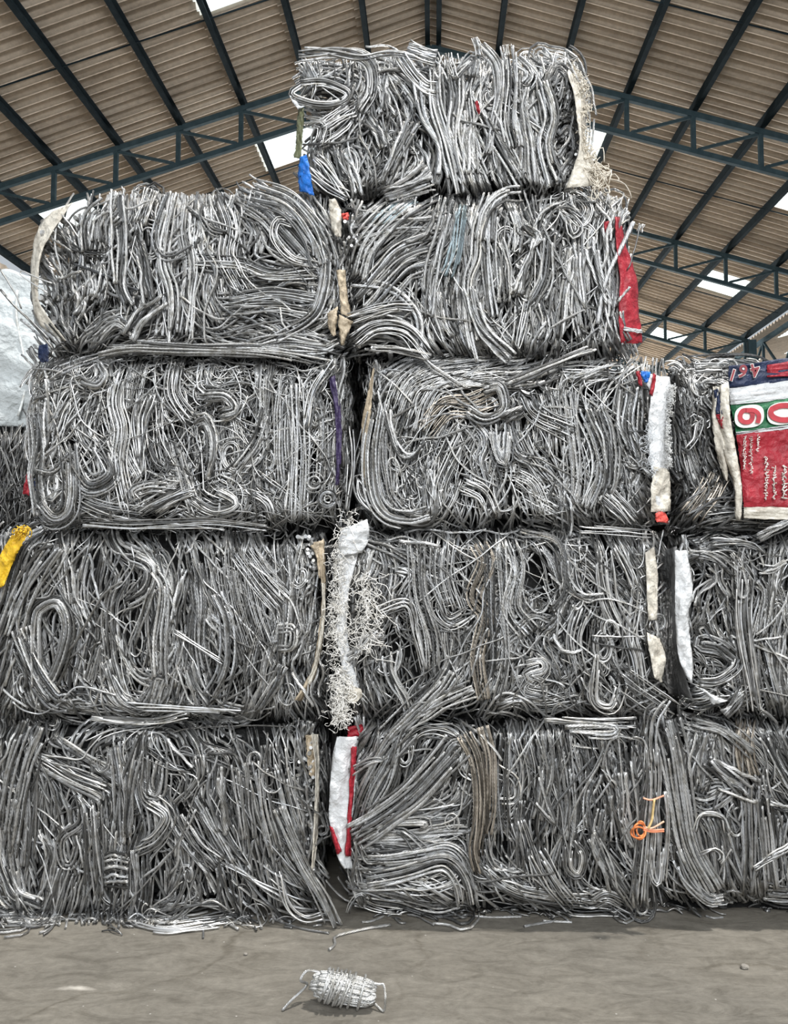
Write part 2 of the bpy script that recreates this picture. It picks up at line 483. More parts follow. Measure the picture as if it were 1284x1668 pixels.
def purlin(x, z, label):
    org = (x, Y_A, z)
    V, Fc = [], []
    # a lipped channel: web and two flanges
    bar(V, Fc, (x, Y_A, z), (x, Y_B, z), 0.012, 0.13)
    bar(V, Fc, (x + 0.03, Y_A, z - 0.065), (x + 0.03, Y_B, z - 0.065), 0.072, 0.008)
    bar(V, Fc, (x + 0.03, Y_A, z + 0.065), (x + 0.03, Y_B, z + 0.065), 0.072, 0.008)
    bar(V, Fc, (x + 0.063, Y_A, z - 0.052), (x + 0.063, Y_B, z - 0.052), 0.006, 0.024)
    me = mesh_np('roof_purlin', [tuple(np.array(v) - np.array(org)) for v in V], Fc, False)
    o = link('roof_purlin', me, M_PURLIN); o.location = org
    props(o, label, 'purlin', 'roof purlins')
PZ = 0.115
purlin(-0.085, APEX + PZ - 0.02, 'dark steel purlin just left of the roof ridge')
purlin(0.085, APEX + PZ - 0.02, 'dark steel purlin just right of the roof ridge')
for n in range(1, 9):
    for s, w in ((-1, 'left'), (1, 'right')):
        purlin(s * SP * n, APEX - SL * SP * n + PZ, 'dark steel purlin, %s one out from the ridge pair on the %s slope' % (ORD[n - 1], w))
def sag_rod(y, s, label):
    V, Fc = [], []
    bar(V, Fc, (0.1 * s, y, APEX + 0.09 - SL * .1), (s * SP * 8, y, APEX + 0.09 - SL * SP * 8), 0.016, 0.016)
    props(link('sag_rod', mesh_np('sag_rod', V, Fc, False), M_PURLIN), label, 'rod', 'thin roof sag rods')
for k in range(0, 4):
    for s, w in ((-1, 'left'), (1, 'right')):
        sag_rod(9.45 + k * STEP, s, 'thin dark sag rod across the %s slope, %s back from the entrance' % (w, ORD[k]))
# lattice girder along the right valley
gy0, gy1 = Y_A + 0.3, Y_B - 0.5
gz = APEX - SL * SP * 8.15 + 0.02
g = empty('valley_girder', (XV + 0.3, gy0, gz), 'long steel lattice girder running along the right-hand valley', 'girder')
go = (XV + 0.3, gy0, gz); gx = XV + 0.3
bar_obj('top_chord', [((gx, gy0, gz), (gx, gy1, gz), 0.1, 0.1)], M_STEEL, g, go)
bar_obj('bottom_chord', [((gx, gy0, gz - 1.0), (gx, gy1, gz - 1.0), 0.08, 0.08)], M_STEEL, g, go)
yy = D1
while yy < gy1 - 2.1:
    bar_obj('post', [((gx, yy, gz), (gx, yy, gz - 1.0), 0.06, 0.06)], M_STEEL, g, go)
    bar_obj('diagonal_brace', [((gx, yy, gz - 0.02), (gx, yy + 1, gz - 1.0), 0.05, 0.05)], M_STEEL, g, go)
    bar_obj('diagonal_brace', [((gx, yy + 2, gz - 0.02), (gx, yy + 1, gz - 1.0), 0.05, 0.05)], M_STEEL, g, go)
    yy += 2.0
def wall(name, p, q, z0, z1, mat):
    """corrugated cladding between two ground points"""
    p, q = np.array(p, float), np.array(q, float)
    L = np.linalg.norm(q - p); d = (q - p) / L; nrm = np.array([-d[1], d[0]])
    s = np.arange(0, L, 0.06)
    V, Fc = [], []
    for i, u in enumerate(s):
        c = p + d * u + nrm * 0.02 * math.cos(u * 2 * PI / 0.24)
        V += [(c[0], c[1], z0), (c[0], c[1], z1)]
    for i in range(len(s) - 1):
        a = 2 * i
        Fc.append((a, a + 2, a + 3, a + 1))
    props(link(name, mesh_np(name, V, Fc), mat), None, None, None, 'structure')
wall('wall_back', (-8.3, 33.2), (14, 33.2), 4.6, APEX, M_SHEET)
wall('wall_left', (-8.3, Y_A), (-8.3, 33.2), 0, roof_z(8.3) + 0.1, M_SHEET)

# ------------------------------------------------------------------ wire bales
PXM = 1250.0 / 3.0                                 # picture pixels per metre on the stack's front

def tone(kind='', lo=0.0):
    """colour of one wire: weathered grey aluminium, a few warm, blue or dark ones"""
    q = rng.random()
    v = float(np.clip(rng.normal(0.74, 0.08) if q < .36 else rng.normal(0.48, 0.10) if q < .74 else rng.normal(0.20, 0.06), 0.07, 0.92))
    warm = rng.normal(0.0, 0.012)
    if 'b' in kind: return (v * 0.95, v * 0.85, v * 0.73)
    if 'l' in kind: v = max(0.62, v)
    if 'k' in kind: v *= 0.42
    if 'B' in kind: return (v * 0.84, v * 1.02, v * 1.10)
    return (v * (1.0 + warm), v * (1.0 + 0.2 * warm), v * (0.995 - 1.2 * warm))

class Bale:
    def __init__(self, rect, Yf, label, depth=1.0, zfix=None, group='baled aluminium wire stacked in the shed'):
        self.rect, self.Yf, self.depth = rect, Yf, depth
        x0, y0, x1, y1 = rect
        a = on_y((x0), (y0 + y1) / 2, Yf); b = on_y(x1, (y0 + y1) / 2, Yf)
        self.X0, self.X1 = a[0], b[0]
        self.Z1 = on_y((x0 + x1) / 2, y0, Yf)[2]; self.Z0 = on_y((x0 + x1) / 2, y1, Yf)[2]
        if zfix is not None: self.Z0 = zfix
        self.org = np.array([(self.X0 + self.X1) / 2, Yf + depth / 2, self.Z0])
        self.root = empty('wire_bale', tuple(self.org), label, 'bale', group)
        self.loose = Tubes()
        self.ctrl = []                             # (x, y, angle) of the flow
        self.kind = ''
        self.cut = None                            # a slanting upper left corner: (x, y) to (x, y) in picture pixels
    # picture point + offset towards the viewer -> world
    def W(self, P, w):
        P = np.asarray(P, float); w = np.broadcast_to(w, len(P))
        X = on_y_arr(P, self.Yf - w)
        low = X[:, 2] < 0.008
        if low.any():
            for i in np.where(low)[0]:
                X[i] = on_floor(P[i, 0], P[i, 1], 0.008)
        return X
    def edge(self, P):
        x0, y0, x1, y1 = self.rect
        e = np.minimum(np.minimum(P[:, 0] - x0, x1 - P[:, 0]), np.minimum(P[:, 1] - y0, y1 - P[:, 1]))
        e = np.clip(e, 0, 30) / 30
        return -0.085 * (1 - e) ** 2
    def hank(self, pts, n, width, d, w=0.0, kind='', front=False, own=True, M=None, splay=0.22, name='cable_hank', C=None, label=None, mat=None, rough=1.0):
        T = self.loose if not own else Tubes()
        if C is None:
            P0 = np.asarray(pts, float)
            L = np.linalg.norm(np.diff(P0, axis=0), axis=1).sum()
            M = M or int(np.clip(L / 5.5, 8, 60))
            C = catmull(P0, M)
        M = len(C)
        if d < 2.7: rough = rough * 2.4
        d = d * (0.66 if n > 1 else 0.80)
        if n > 1: n = int(round(n * 1.5))
        t = np.linspace(0, 1, M)
        tg = np.gradient(C, axis=0); tg /= np.linalg.norm(tg, axis=1, keepdims=True) + 1e-9
        nn = np.stack([-tg[:, 1], tg[:, 0]], 1)
        offs = (np.linspace(-.5, .5, n) if n > 1 else np.zeros(1)) * max(width, 0)
        rows = max(1.0, n * d * 0.92 / max(width, d))
        hue = kind
        stray = 1.6 if n > 1 else 0.0
        for i in range(n):
            r = d / 2 / PXM * rng.uniform(0.82, 1.14)
            a, b = rng.uniform(-1, 1, 2)
            k1, k2 = rng.uniform(0.6, 1.6), rng.uniform(1.8, 3.6)
            wig = d * rough * (0.42 * a * np.sin(2 * PI * k1 * t + rng.uniform(0, 6)) + 0.20 * b * np.sin(2 * PI * k2 * t + rng.uniform(0, 6)))
            spread = 1 + splay * rng.uniform(-0.4, 1.0) * (2 * t - 1) ** 2 * (1 if rng.random() < .7 else -0.6)
            o = offs[i] * spread + rng.normal(0, d * 0.45) + wig + rng.normal(0, 1.0) * d * stray * (t - rng.uniform(0, 1))
            P = C + nn * o[:, None]
            s0, s1 = 0, M
            if n > 1 and M > 10:
                s0 = int(rng.integers(0, max(1, M // 4))) if rng.random() < .6 else 0; s1 = M - (int(rng.integers(0, max(1, M // 4))) if rng.random() < .6 else 0)
            P = P[s0:s1]; tt = t[s0:s1]
            dep = w + (rng.uniform(-1, 0) * (rows - 1) + rng.normal(0, 0.45)) * d / PXM
            ww = dep + 0.6 * d / PXM * np.sin(2 * PI * rng.uniform(.5, 1.5) * tt + rng.uniform(0, 6))
            if not front: ww = ww + self.edge(P)
            X = self.W(P, ww)
            big = d >= 3.6 and own
            T.add(X, r, tone(hue), 1.0 if d >= 2.7 else 0.0, 6 if big else 0, 14 if big else 6, ph=rng.uniform(0, 6))
        if own:
            o = link(name, T.mesh(name, mat or M_WIRE, self.org), None, self.root)
            if label: o['label'] = label
    def strokes(self, ox, oy, s, text):
        """hand-placed hanks: 'count width thickness[flags] : x y x y ...' in the detail view's own pixels"""
        for line in text.strip().splitlines():
            head, body = line.split(':')
            h = head.split()
            n, wd = int(h[0]), float(h[1])
            fl = ''.join(c for c in h[2] if c.isalpha()); d = float(''.join(c for c in h[2] if not c.isalpha()))
            v = [float(q) for q in body.split()]
            pts = np.array(v).reshape(-1, 2) * s + np.array([ox, oy])
            S = catmull(pts, max(3, int(np.linalg.norm(np.diff(pts, axis=0), axis=1).sum() / 14)))
            tg = np.gradient(S, axis=0)
            if 'x' not in fl:
                for p, g in zip(S, tg): self.ctrl.append((p[0], p[1], math.atan2(g[1], g[0]), min(2.0, 0.4 + n / 6)))
            w = rng.uniform(0.008, 0.022) if 'f' in fl else rng.uniform(-0.012, 0.008)
            self.hank(pts, n, wd, d, w, fl.replace('f', '').replace('x', ''), 'f' in fl)
    def field(self, P):
        c = np.array(self.ctrl)
        if len(c) == 0: return np.full(len(P), PI / 2)
        d2 = (P[:, None, 0] - c[None, :, 0]) ** 2 + (P[:, None, 1] - c[None, :, 1]) ** 2
        wt = c[None, :, 3] / (d2 + 90.0) ** 1.6
        cx = (wt * np.cos(2 * c[None, :, 2])).sum(1); cy = (wt * np.sin(2 * c[None, :, 2])).sum(1)
        pr = 1.0 / (60.0 ** 2 + 90) ** 1.6
        cx -= pr
        return 0.5 * np.arctan2(cy, cx)
    def fill(self, hanks=230, singles=130, d=(3.0, 6.5), length=(60, 230), messy=0.16, curls=25, own_front=26, sub=None, wmin=-0.125, turn=0.2):
        hanks = int(hanks * 0.55); singles = int(singles * 2.0)
        x0, y0, x1, y1 = sub or self.rect
        step = 6.0
        H = hanks + singles
        pos = np.stack([rng.uniform(x0, x1, H), rng.uniform(y0, y1, H)], 1)
        L = rng.uniform(*length, H)
        L[rng.random(H) < .25] *= 1.5
        off = rng.normal(0, messy, H)
        off[hanks:] *= 3.0
        amp = rng.uniform(0, 0.24, H); kk = rng.uniform(0.010, 0.032, H); fi = rng.uniform(0, 6.28, H)
        halves = []
        for sg in (1, -1):
            p = pos.copy(); prev = None; path = [p.copy()]
            ns = int(L.max() / 2 / step)
            for j in range(ns):
                th = self.field(p) + off + amp * np.sin(kk * (sg * j * step) * 6 + fi)
                v = np.stack([np.cos(th), np.sin(th)], 1)
                if prev is None:
                    v *= sg
                else:
                    v *= np.where((v * prev).sum(1) < 0, -1, 1)[:, None]
                    v = 0.55 * prev + 0.45 * v
                    v /= np.linalg.norm(v, axis=1, keepdims=True) + 1e-9
                prev = v
                p = p + v * step
                path.append(p.copy())
            halves.append(np.stack(path, 1))
        order = rng.permutation(hanks)
        bx0, by0, bx1, by1 = self.rect
        for h in range(H):
            m = max(4, int(L[h] / 2 / step))
            C = np.vstack([halves[1][h, 1:m][::-1], halves[0][h, :m]])
            ok = (C[:, 0] > bx0 - 5) & (C[:, 0] < bx1 + 5) & (C[:, 1] > by0 - 4) & (C[:, 1] < by1 + 4)
            if self.cut is not None:
                (ax, ay), (bx, by) = self.cut
                ok &= (C[:, 0] - ax) * (by - ay) - (C[:, 1] - ay) * (bx - ax) < 0
            mid = m - 1
            if not ok[mid]: continue
            a = mid
            while a > 0 and ok[a - 1]: a -= 1
            b = mid
            while b < len(C) - 1 and ok[b + 1]: b += 1
            C = C[a:b + 1]
            if len(C) < 5: continue
            dd = rng.uniform(*d) if rng.random() < .8 else rng.uniform(d[0], d[1]) * 1.35
            if h < hanks:
                n = int(rng.integers(2, 9))
                if rng.random() < turn and len(C) > 9:
                    # fold the hank back on itself in a hairpin
                    t0 = C[-1] - C[-2]; t0 /= np.linalg.norm(t0) + 1e-9
                    nn = np.array([-t0[1], t0[0]]) * (1 if rng.random() < .5 else -1)
                    R = rng.uniform(5, 13)
                    an = np.linspace(0, PI, 6)[1:]
                    arc = C[-1] + np.outer(np.sin(an), t0) * R + np.outer(1 - np.cos(an), nn) * R
                    back = C[::-1][: int(len(C) * rng.uniform(.2, .8))] + 2 * nn * R
                    C = np.vstack([C, arc, back])
                    n = min(n, 3)
                    C = resample(C, max(8, int(len(C) * 0.9)))
                rank = np.where(order == h)[0][0]
                if rank < own_front:
                    self.hank(None, n, n * dd * 1.1, dd, rng.uniform(-0.045, -0.016), self.kind, C=C)
                else:
                    u = (rank - own_front) / max(1, hanks - own_front)
                    self.hank(None, n, n * dd * 1.35, dd, -0.02 + (wmin + 0.02) * u, self.kind, own=False, C=C)
            else:
                self.hank(None, 1, 0, dd * 0.8, rng.uniform(-0.05, 0.006), self.kind, own=False, C=C)
        for _ in range(curls):
            c = np.array([rng.uniform(x0, x1), rng.uniform(y0, y1)])
            if self.cut is not None and c[0] < 140 and c[1] < 440: continue
            R = rng.uniform(7, 22); a0 = rng.uniform(0, 6.28); an = np.linspace(a0, a0 + rng.uniform(2.2, 6.6), 18)
            e = rng.uniform(.45, 1.0)
            P = c + np.stack([np.cos(an) * R * e, np.sin(an) * R * rng.uniform(.8, 1.5)], 1) + np.outer(np.linspace(0, 1, 18), rng.uniform(-14, 14, 2))
            self.hank(None, int(rng.integers(1, 4)), 6, rng.uniform(2.4, 4.2), rng.uniform(-0.05, 0.0), self.kind, own=False, C=P)
    def sides(self, which='lr', count=46, d=4.5):
        """wires pressed against the sides of the bale, and cut ends showing there"""
        z0, z1 = self.Z0, self.Z1
        for s in which:
            if s in 'lr':
                X = self.X0 if s == 'l' else self.X1
                sg = -1 if s == 'l' else 1
                for _ in range(count):
                    y = rng.uniform(self.Yf + 0.03, self.Yf + self.depth - 0.03)
                    za = rng.uniform(z0, z1 - 0.1); zb = min(z1, za + rng.uniform(0.12, 0.6))
                    t = np.linspace(0, 1, 12)
                    for q in range(int(rng.integers(2, 6))):
                        P = np.stack([X - sg * (0.015 + rng.uniform(0, .05)) + 0.012 * np.sin(t * 7 + rng.uniform(0, 6)), y + q * d / PXM + 0.05 * rng.normal() * t + 0.02 * np.sin(t * 5 + rng.uniform(0, 6)), za + (zb - za) * t], 1)
                        self.loose.add(P, d / 2 / PXM, tone(self.kind), 1, 0, 6, (1, 0, 0))
            if s == 't':
                for _ in range(count):
                    t = np.linspace(0, 1, 14)
                    a = np.array([rng.uniform(self.X0 + .03, self.X1 - .15), rng.uniform(self.Yf + .03, self.Yf + self.depth - .05)])
                    dr = np.array([rng.uniform(.1, .45), rng.uniform(-.25, .25)])
                    for q in range(int(rng.integers(1, 5))):
                        P = np.stack([np.clip(a[0] + dr[0] * t, self.X0, self.X1), np.clip(a[1] + dr[1] * t + q * d / PXM, self.Yf + .01, self.Yf + self.depth), z1 - 0.012 - rng.uniform(0, .03) + 0.012 * np.sin(t * 6 + rng.uniform(0, 6))], 1)
                        self.loose.add(P, d / 2 / PXM, tone(self.kind), 1, 0, 6, (0, 0, 1))
    def ends(self, x0, y0, x1, y1, n, d=6, w=(-0.06, 0.0), kind='l'):
        """sawn wire ends facing the viewer"""
        for _ in range(n):
            p = np.array([[rng.uniform(x0, x1), rng.uniform(y0, y1)]])
            wf = rng.uniform(*w)
            A = self.W(p, wf)[0]
            t = np.linspace(0, 1, 5)[:, None]
            P = A + t * np.array([rng.normal(0, .02), 0.14, rng.normal(0, .03)])
            self.loose.add(P, rng.uniform(.7, 1.2) * d / 2 / PXM, tone(kind), 0.6, 0, 8, (0, 0, 1))
    def spikes(self, x0, x1, y, n, up=(8, 34), d=3.5, lean=0.25):
        """ends sticking out above the top edge"""
        for _ in range(n):
            x = rng.uniform(x0, x1); h = rng.uniform(*up); l = rng.normal(0, lean)
            P = catmull([(x - l * 40, y + rng.uniform(25, 70)), (x, y + 4), (x + l * h, y - h)], 12)
            self.hank(None, int(rng.integers(1, 3)), 4, rng.uniform(.7, 1.3) * d, rng.uniform(-0.12, -0.02), self.kind, True, own=False, C=P)
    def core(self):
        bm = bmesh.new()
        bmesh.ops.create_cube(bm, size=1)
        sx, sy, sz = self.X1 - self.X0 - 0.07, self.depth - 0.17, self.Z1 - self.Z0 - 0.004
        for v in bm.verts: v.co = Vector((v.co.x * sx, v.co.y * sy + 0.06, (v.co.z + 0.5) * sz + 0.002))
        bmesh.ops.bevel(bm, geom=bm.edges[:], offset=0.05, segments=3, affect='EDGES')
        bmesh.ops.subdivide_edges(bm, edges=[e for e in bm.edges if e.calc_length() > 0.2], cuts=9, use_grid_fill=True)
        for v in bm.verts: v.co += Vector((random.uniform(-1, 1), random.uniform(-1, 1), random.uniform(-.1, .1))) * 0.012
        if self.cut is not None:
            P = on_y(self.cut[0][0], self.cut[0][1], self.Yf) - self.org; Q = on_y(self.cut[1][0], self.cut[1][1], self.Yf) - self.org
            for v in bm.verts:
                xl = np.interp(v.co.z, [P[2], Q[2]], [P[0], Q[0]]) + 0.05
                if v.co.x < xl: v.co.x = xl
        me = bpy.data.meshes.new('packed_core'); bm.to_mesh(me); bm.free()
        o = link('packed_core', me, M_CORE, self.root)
        o['label'] = 'tightly packed wire inside the bale, blackened as gap shade'
    def finish(self):
        self.core()
        if not self.loose.empty():
            o = link('loose_strands', self.loose.mesh('loose_strands', M_WIRE, self.org), None, self.root)
            o['kind'] = 'stuff'
    def sheet(self, name, Lp, Rp, mat, label, wL=0.0, wR=0.0, bulge=0.0, crumple=0.006, rows=30, cols=8, thick=0.0025, parent=None):
        """a torn piece of sack: left and right outline in picture pixels, own depth each side"""
        A, B = catmull(Lp, rows), catmull(Rp, rows)
        def prof(w): return np.interp(np.linspace(0, 1, rows), np.linspace(0, 1, len(w)), w) if hasattr(w, '__len__') else np.full(rows, w)
        a, b = prof(wL), prof(wR)
        V, Fc = [], []
        f1, f2, f3 = rng.uniform(0, 6, 3)
        for i in range(rows):
            for j in range(cols):
                u = j / (cols - 1); v = i / (rows - 1)
                p = A[i] * (1 - u) + B[i] * u
                w = a[i] * (1 - u) + b[i] * u + bulge * math.sin(PI * u) + crumple * (math.sin(9 * v + 5 * u + f1) + math.sin(23 * v - 7 * u + f2) * .6 + math.sin(13 * u + 17 * v + f3) * .5) + rng.normal(0, crumple * .25)
                p = p + rng.normal(0, 0.5, 2)
                V.append(self.W([p], w)[0] - self.org)
        for i in range(rows - 1):
            for j in range(cols - 1):
                q = i * cols + j
                Fc.append((q, q + cols, q + cols + 1, q + 1))
        me = mesh_np(name, V, Fc)
        o = link(name, me, mat, parent or self.root)
        if label: o['label'] = label
        md = o.modifiers.new('thickness', 'SOLIDIFY'); md.thickness = thick; md.offset = 0
        return o
    def fringe(self, name, pts, n, length, d, mat_col, ang, w=0.02, label=None, spread=0.5, mat=None, wander=4, jitter=3, parent=None):
        """frayed threads along an edge"""
        T = Tubes()
        C = catmull(pts, 60)
        for _ in range(n):
            p = C[int(rng.integers(0, 60))] + rng.normal(0, jitter, 2)
            a = ang + rng.normal(0, spread); l = rng.uniform(.35, 1.2) * length
            q = p + np.array([math.cos(a), math.sin(a)]) * l
            m = (p + q) / 2 + rng.normal(0, wander, 2)
            m2 = (m + q) / 2 + rng.normal(0, wander, 2)
            P = catmull([p, m, m2, q], 10)
            ww = w + rng.uniform(-0.02, 0.02) + np.linspace(0, rng.normal(0, .02), 10)
            X = self.W(P, ww)
            c = tuple(np.array(mat_col) * rng.uniform(.75, 1.1))
            T.add(X, d / 2 / PXM, c, 0, 0, 5)
        o = link(name, T.mesh(name, mat or M_TWINE, self.org), None, parent or self.root)
        o['kind'] = 'stuff'
        if label: o['label'] = label

# row heights of the stack come from the photograph; each bale rests on the one below
bales = {}
def bale(key, rect, Yf, label, **k):
    b = Bale(rect, Yf, label, **k); bales[key] = b; return b

# ---- bottom row
J = bale('J', (-40, 1178, 515, 1500), 3.0, 'wide bottom-row wire bale left of the dark gap, standing on the floor', zfix=0.0)
J.strokes(0, 1140, .452, '''
9 40 6f : 130 90 70 250 10 560
3 14 6 : 60 320 50 560 80 750
4 18 5 : 110 260 110 420 90 600
3 9 5 : 280 340 290 440 220 500 230 590 270 580 300 440
3 8 4f : 330 70 450 80 560 70
3 8 4 : 310 150 400 110 560 90
5 22 5 : 410 170 430 330 440 520
5 18 6f : 515 130 470 300 450 520
4 14 4 : 160 210 260 270 330 300 380 320
7 28 5 : 330 380 340 500 360 700
4 14 6 : 540 200 540 320 570 330 580 220
1 4 6f : 590 140 690 250
2 6 4 : 520 180 620 240 690 255
1 4 6f : 750 190 840 190 870 230
4 14 4 : 710 200 720 280 640 380
8 32 5 : 700 350 770 480 830 590
8 34 5 : 640 420 700 520 780 600
2 12 9f : 790 240 800 330 840 480
6 20 4 : 530 370 600 420 560 500 490 540
8 40 5 : 490 540 500 680 480 790
6 18 4 : 480 800 600 820 750 800 850 780
6 24 5 : 860 230 880 370 900 500
6 24 5 : 930 220 960 400 1000 560
6 24 5 : 1010 250 1050 400 1090 500
8 14 5f : 1000 390 1090 590 1160 710 1210 820
3 12 4f : 1000 620 1040 740 1100 790 1160 780
1 4 4f : 1080 350 1160 420
6 26 5 : 150 480 190 560 170 690
6 26 5 : 240 600 210 700 180 800
5 20 5 : 20 600 60 700 150 740
4 12 4 : 0 800 90 800 200 790
5 20 5 : 640 480 660 580 640 680
5 20 5 : 800 600 820 700 850 780
''')
for yy in range(0, 10):                            # a small coil bound with cross-wise turns
    J.hank(np.array([(378, 560 + yy * 13), (415, 548 + yy * 14), (462, 566 + yy * 12)]) * .452 + (0, 1140), 1, 0, 5, 0.012 - 0.001 * abs(yy - 5))
J.fill(240, 150, d=(3.2, 6.2), curls=45)
J.ends(480, 1210, 512, 1430, 70, 5.5)
J.sides('lr')
J.sheet('sack_lining', [(508, 1196), (514, 1260), (511, 1350), (506, 1440)], [(519, 1196), (520, 1260), (518, 1350), (510, 1440)], M_CREAM, 'cream sack edge along the right side', 0.0, -0.05)
J.sheet('sack_flap', [(498, 1198), (500, 1230), (504, 1262)], [(515, 1196), (516, 1230), (512, 1270)], M_TAN, 'brown paper flap at the upper right', -0.02, -0.04)
J.finish()

K = bale('K', (570, 1172, 1062, 1478), 3.0, 'bottom-row wire bale with big swept loops, right of the dark gap', zfix=0.0)
K.strokes(560, 1180, .187, '''
10 40 5 : 80 960 200 600 400 250 560 20
12 44 5.5f : 80 980 300 850 600 620 850 350 1000 180
7 26 5 : 850 350 950 200 1030 190 1030 280 980 380
8 40 5 : 60 900 250 800 500 700 760 560
4 12 5f : 90 1020 300 700 420 480 500 120
6 22 5 : 200 980 500 960 900 900 1080 890
7 26 5 : 200 1010 600 1060 1000 1040
8 26 5f : 110 1190 400 1180 700 1130 900 1100 1010 1180 1060 1320
8 26 5f : 200 1370 500 1310 800 1210 930 1230 1030 1370 1080 1580
4 16 4f : 130 1050 200 1200 350 1200
2 7 5f : 440 900 560 960 700 1130
4 14 5 : 100 1230 110 1370 200 1400 300 1380
8 26 5 : 150 1380 400 1430 600 1500 800 1610
6 18 5 : 200 1480 450 1530 780 1620 1010 1590
6 24 4 : 650 1370 850 1480 950 1530
6 24 4 : 500 1400 700 1420 900 1360 960 1290
3 10 5f : 450 850 700 840 720 890 600 900
9 20 5f b : 1060 80 1160 300 1190 620 1170 900 1140 1100 1180 1300
8 17 5f b : 1200 20 1270 300 1270 700 1230 950
2 6 5f : 380 360 600 -100 720 -140
2 6 5f : 60 420 200 330 340 300
3 8 4f : 600 130 700 60 860 60 980 120
5 18 5 : 90 1180 120 1400 200 1560
2 6 3f : 30 1640 60 1560 140 1480 190 1500
'''.replace(' b :', 'b :'))
K.strokes(500, 1140, .389, '''
4 14 4 : 790 310 860 340 870 410 800 420
5 20 5 : 830 140 820 330 830 590
4 16 5 : 900 420 890 560 900 700
2 6 5f : 960 280 990 400 1040 520 960 430
8 30 5 : 1050 110 1080 300 1100 500 1060 700
4 16 5 : 1190 330 1170 400 1180 560
4 12 4f : 1100 600 1100 700 1140 730 1160 650 1120 590
6 24 5 : 1190 560 1250 680 1284 800
6 26 4 : 960 640 1040 780 1110 870
6 26 4 : 880 510 940 680 960 760
6 20 4 : 740 700 850 790 1000 830 1280 850
3 9 6f : 1080 110 1280 110 1270 140 1100 130
6 24 4 : 900 160 930 300 920 420
6 24 5 : 980 130 1000 300 960 500
1 4 4f : 700 760 860 740 1040 720
''')
K.strokes(940, 1140, .268, '''
3 10 5 : 170 220 190 430 240 520
6 24 5 : 150 640 120 900 240 1100 350 1270
5 22 8 : 270 440 290 700 320 900
4 12 5 : 200 580 215 860
8 30 4f : 450 300 460 500 440 760 420 1000 400 1220
6 22 4f : 500 560 520 800 500 1100
2 5 4f : 320 240 410 250 430 420
2 5 5f : 560 0 470 150 460 400
2 5 5f : 480 40 430 80 400 220
3 10 5 : 270 940 400 1030 560 1000
5 20 4 : 20 1230 100 1240 190 1200 340 1270
3 10 4f : 430 900 460 1080 500 1110 510 900
''')
K.fill(210, 130, d=(3.2, 6.0), curls=22)
K.sides('lr')
tw = Tubes()
for cx, cy, rx, ry, k in ((1042, 1354, 10, 13, 0), (1040, 1356, 12, 9, 1), (1044, 1350, 7, 12, 2)):
    an = np.linspace(0, 6.1, 26)
    tw.add(K.W(np.stack([cx + rx * np.cos(an + k), cy + ry * np.sin(an + k)], 1), 0.075 + 0.01 * np.sin(2 * an + k)), 0.0035, (.80, .25, .08), 0, 0, 6)
for y0, y1, c in ((1300, 1296, (.85, .40, .26)), (1349, 1351, (.85, .36, .22)), (1352, 1354, (.80, .28, .14)), (1346, 1338, (.80, .5, .35))):
    tw.add(K.W(catmull([(1048, y0), (1062, y0 + 3), (1082, y1)], 14), 0.07), 0.0035, c, 0, 0, 6)
tw.add(K.W(catmull([(1066, 1302), (1064, 1320), (1062, 1336), (1056, 1350)], 14), 0.072), 0.0045, (.75, .55, .25), 0, 0, 6)
o = link('twine_tie', tw.mesh('twine_tie', M_TWINE, K.org), None, K.root); o['label'] = 'orange plastic twine knotted round an upright hank'
ks = K.sheet('sack_lining', [(549, 1200), (541, 1240), (536, 1320), (540, 1350), (549, 1392), (560, 1414)], [(584, 1200), (580, 1250), (576, 1320), (570, 1370), (574, 1400), (574, 1416)], M_WHITE, 'dirty white woven sack on the left side', 0.0, -0.02, 0.01)
K.sheet('sack_print', [(572, 1216), (571, 1250), (569, 1290), (566, 1340), (562, 1394)], [(582, 1216), (580, 1250), (576, 1290), (572, 1340), (572, 1396)], M_RED, 'dark red printed stripe on the sack', 0.006, -0.012, 0.014, parent=ks)
K.sheet('sack_print', [(537, 1346), (542, 1366), (550, 1392)], [(542, 1348), (551, 1370), (557, 1386)], M_RED, 'red corner of the sack', 0.006, 0.006, 0.012, rows=10, parent=ks)
K.sheet('sack_flap', [(566, 1184), (567, 1192), (566, 1201)], [(590, 1180), (592, 1190), (588, 1201)], M_RED, 'dark red scrap of sack above the white sack', -0.03, -0.06, rows=10)
K.finish()

Lb = bale('L', (1072, 1168, 1420, 1466), 3.05, 'bottom-row wire bale at the far right, beside the bale tied with orange twine', zfix=0.0)
Lb.strokes(940, 1140, .268, '''
9 30 6f : 560 120 600 300 640 600 690 900 830 1170
6 18 5f : 600 920 680 1100 800 1210 890 1200
8 32 5 : 740 200 690 400 700 560
5 20 5 : 800 200 770 460 740 560
5 22 8f : 800 350 920 460 1040 570
7 26 5 : 700 600 800 620 900 560 860 520 760 560
6 18 5 : 700 130 900 180 1080 310
8 30 5b : 1030 120 1020 300 1060 470
8 30 5 : 1170 200 1280 430 1400 600
8 36 5 : 740 640 830 800 880 1150
3 8 4f : 720 800 760 700 880 710 920 800
8 34 7 : 880 700 920 950 1030 1200
8 30 5 : 1130 600 1160 900 1180 1150
6 24 5 : 1050 520 1050 900 1040 1180
1 3 5f : 860 530 1000 590 1090 620
3 10 6 : 1170 640 1280 660 1400 640
2 6 4f : 750 940 830 910 880 950 860 980
8 36 5 : 1250 700 1230 900 1260 1100
6 24 5 : 1140 1160 1280 1180 1420 1170
8 30 5 : 1360 300 1420 600 1440 900
4 12 4f : 1080 1030 1200 960 1300 900
''')
Lb.fill(180, 100, d=(3.2, 6.0), curls=25)
Lb.sides('l')
Lb.finish()

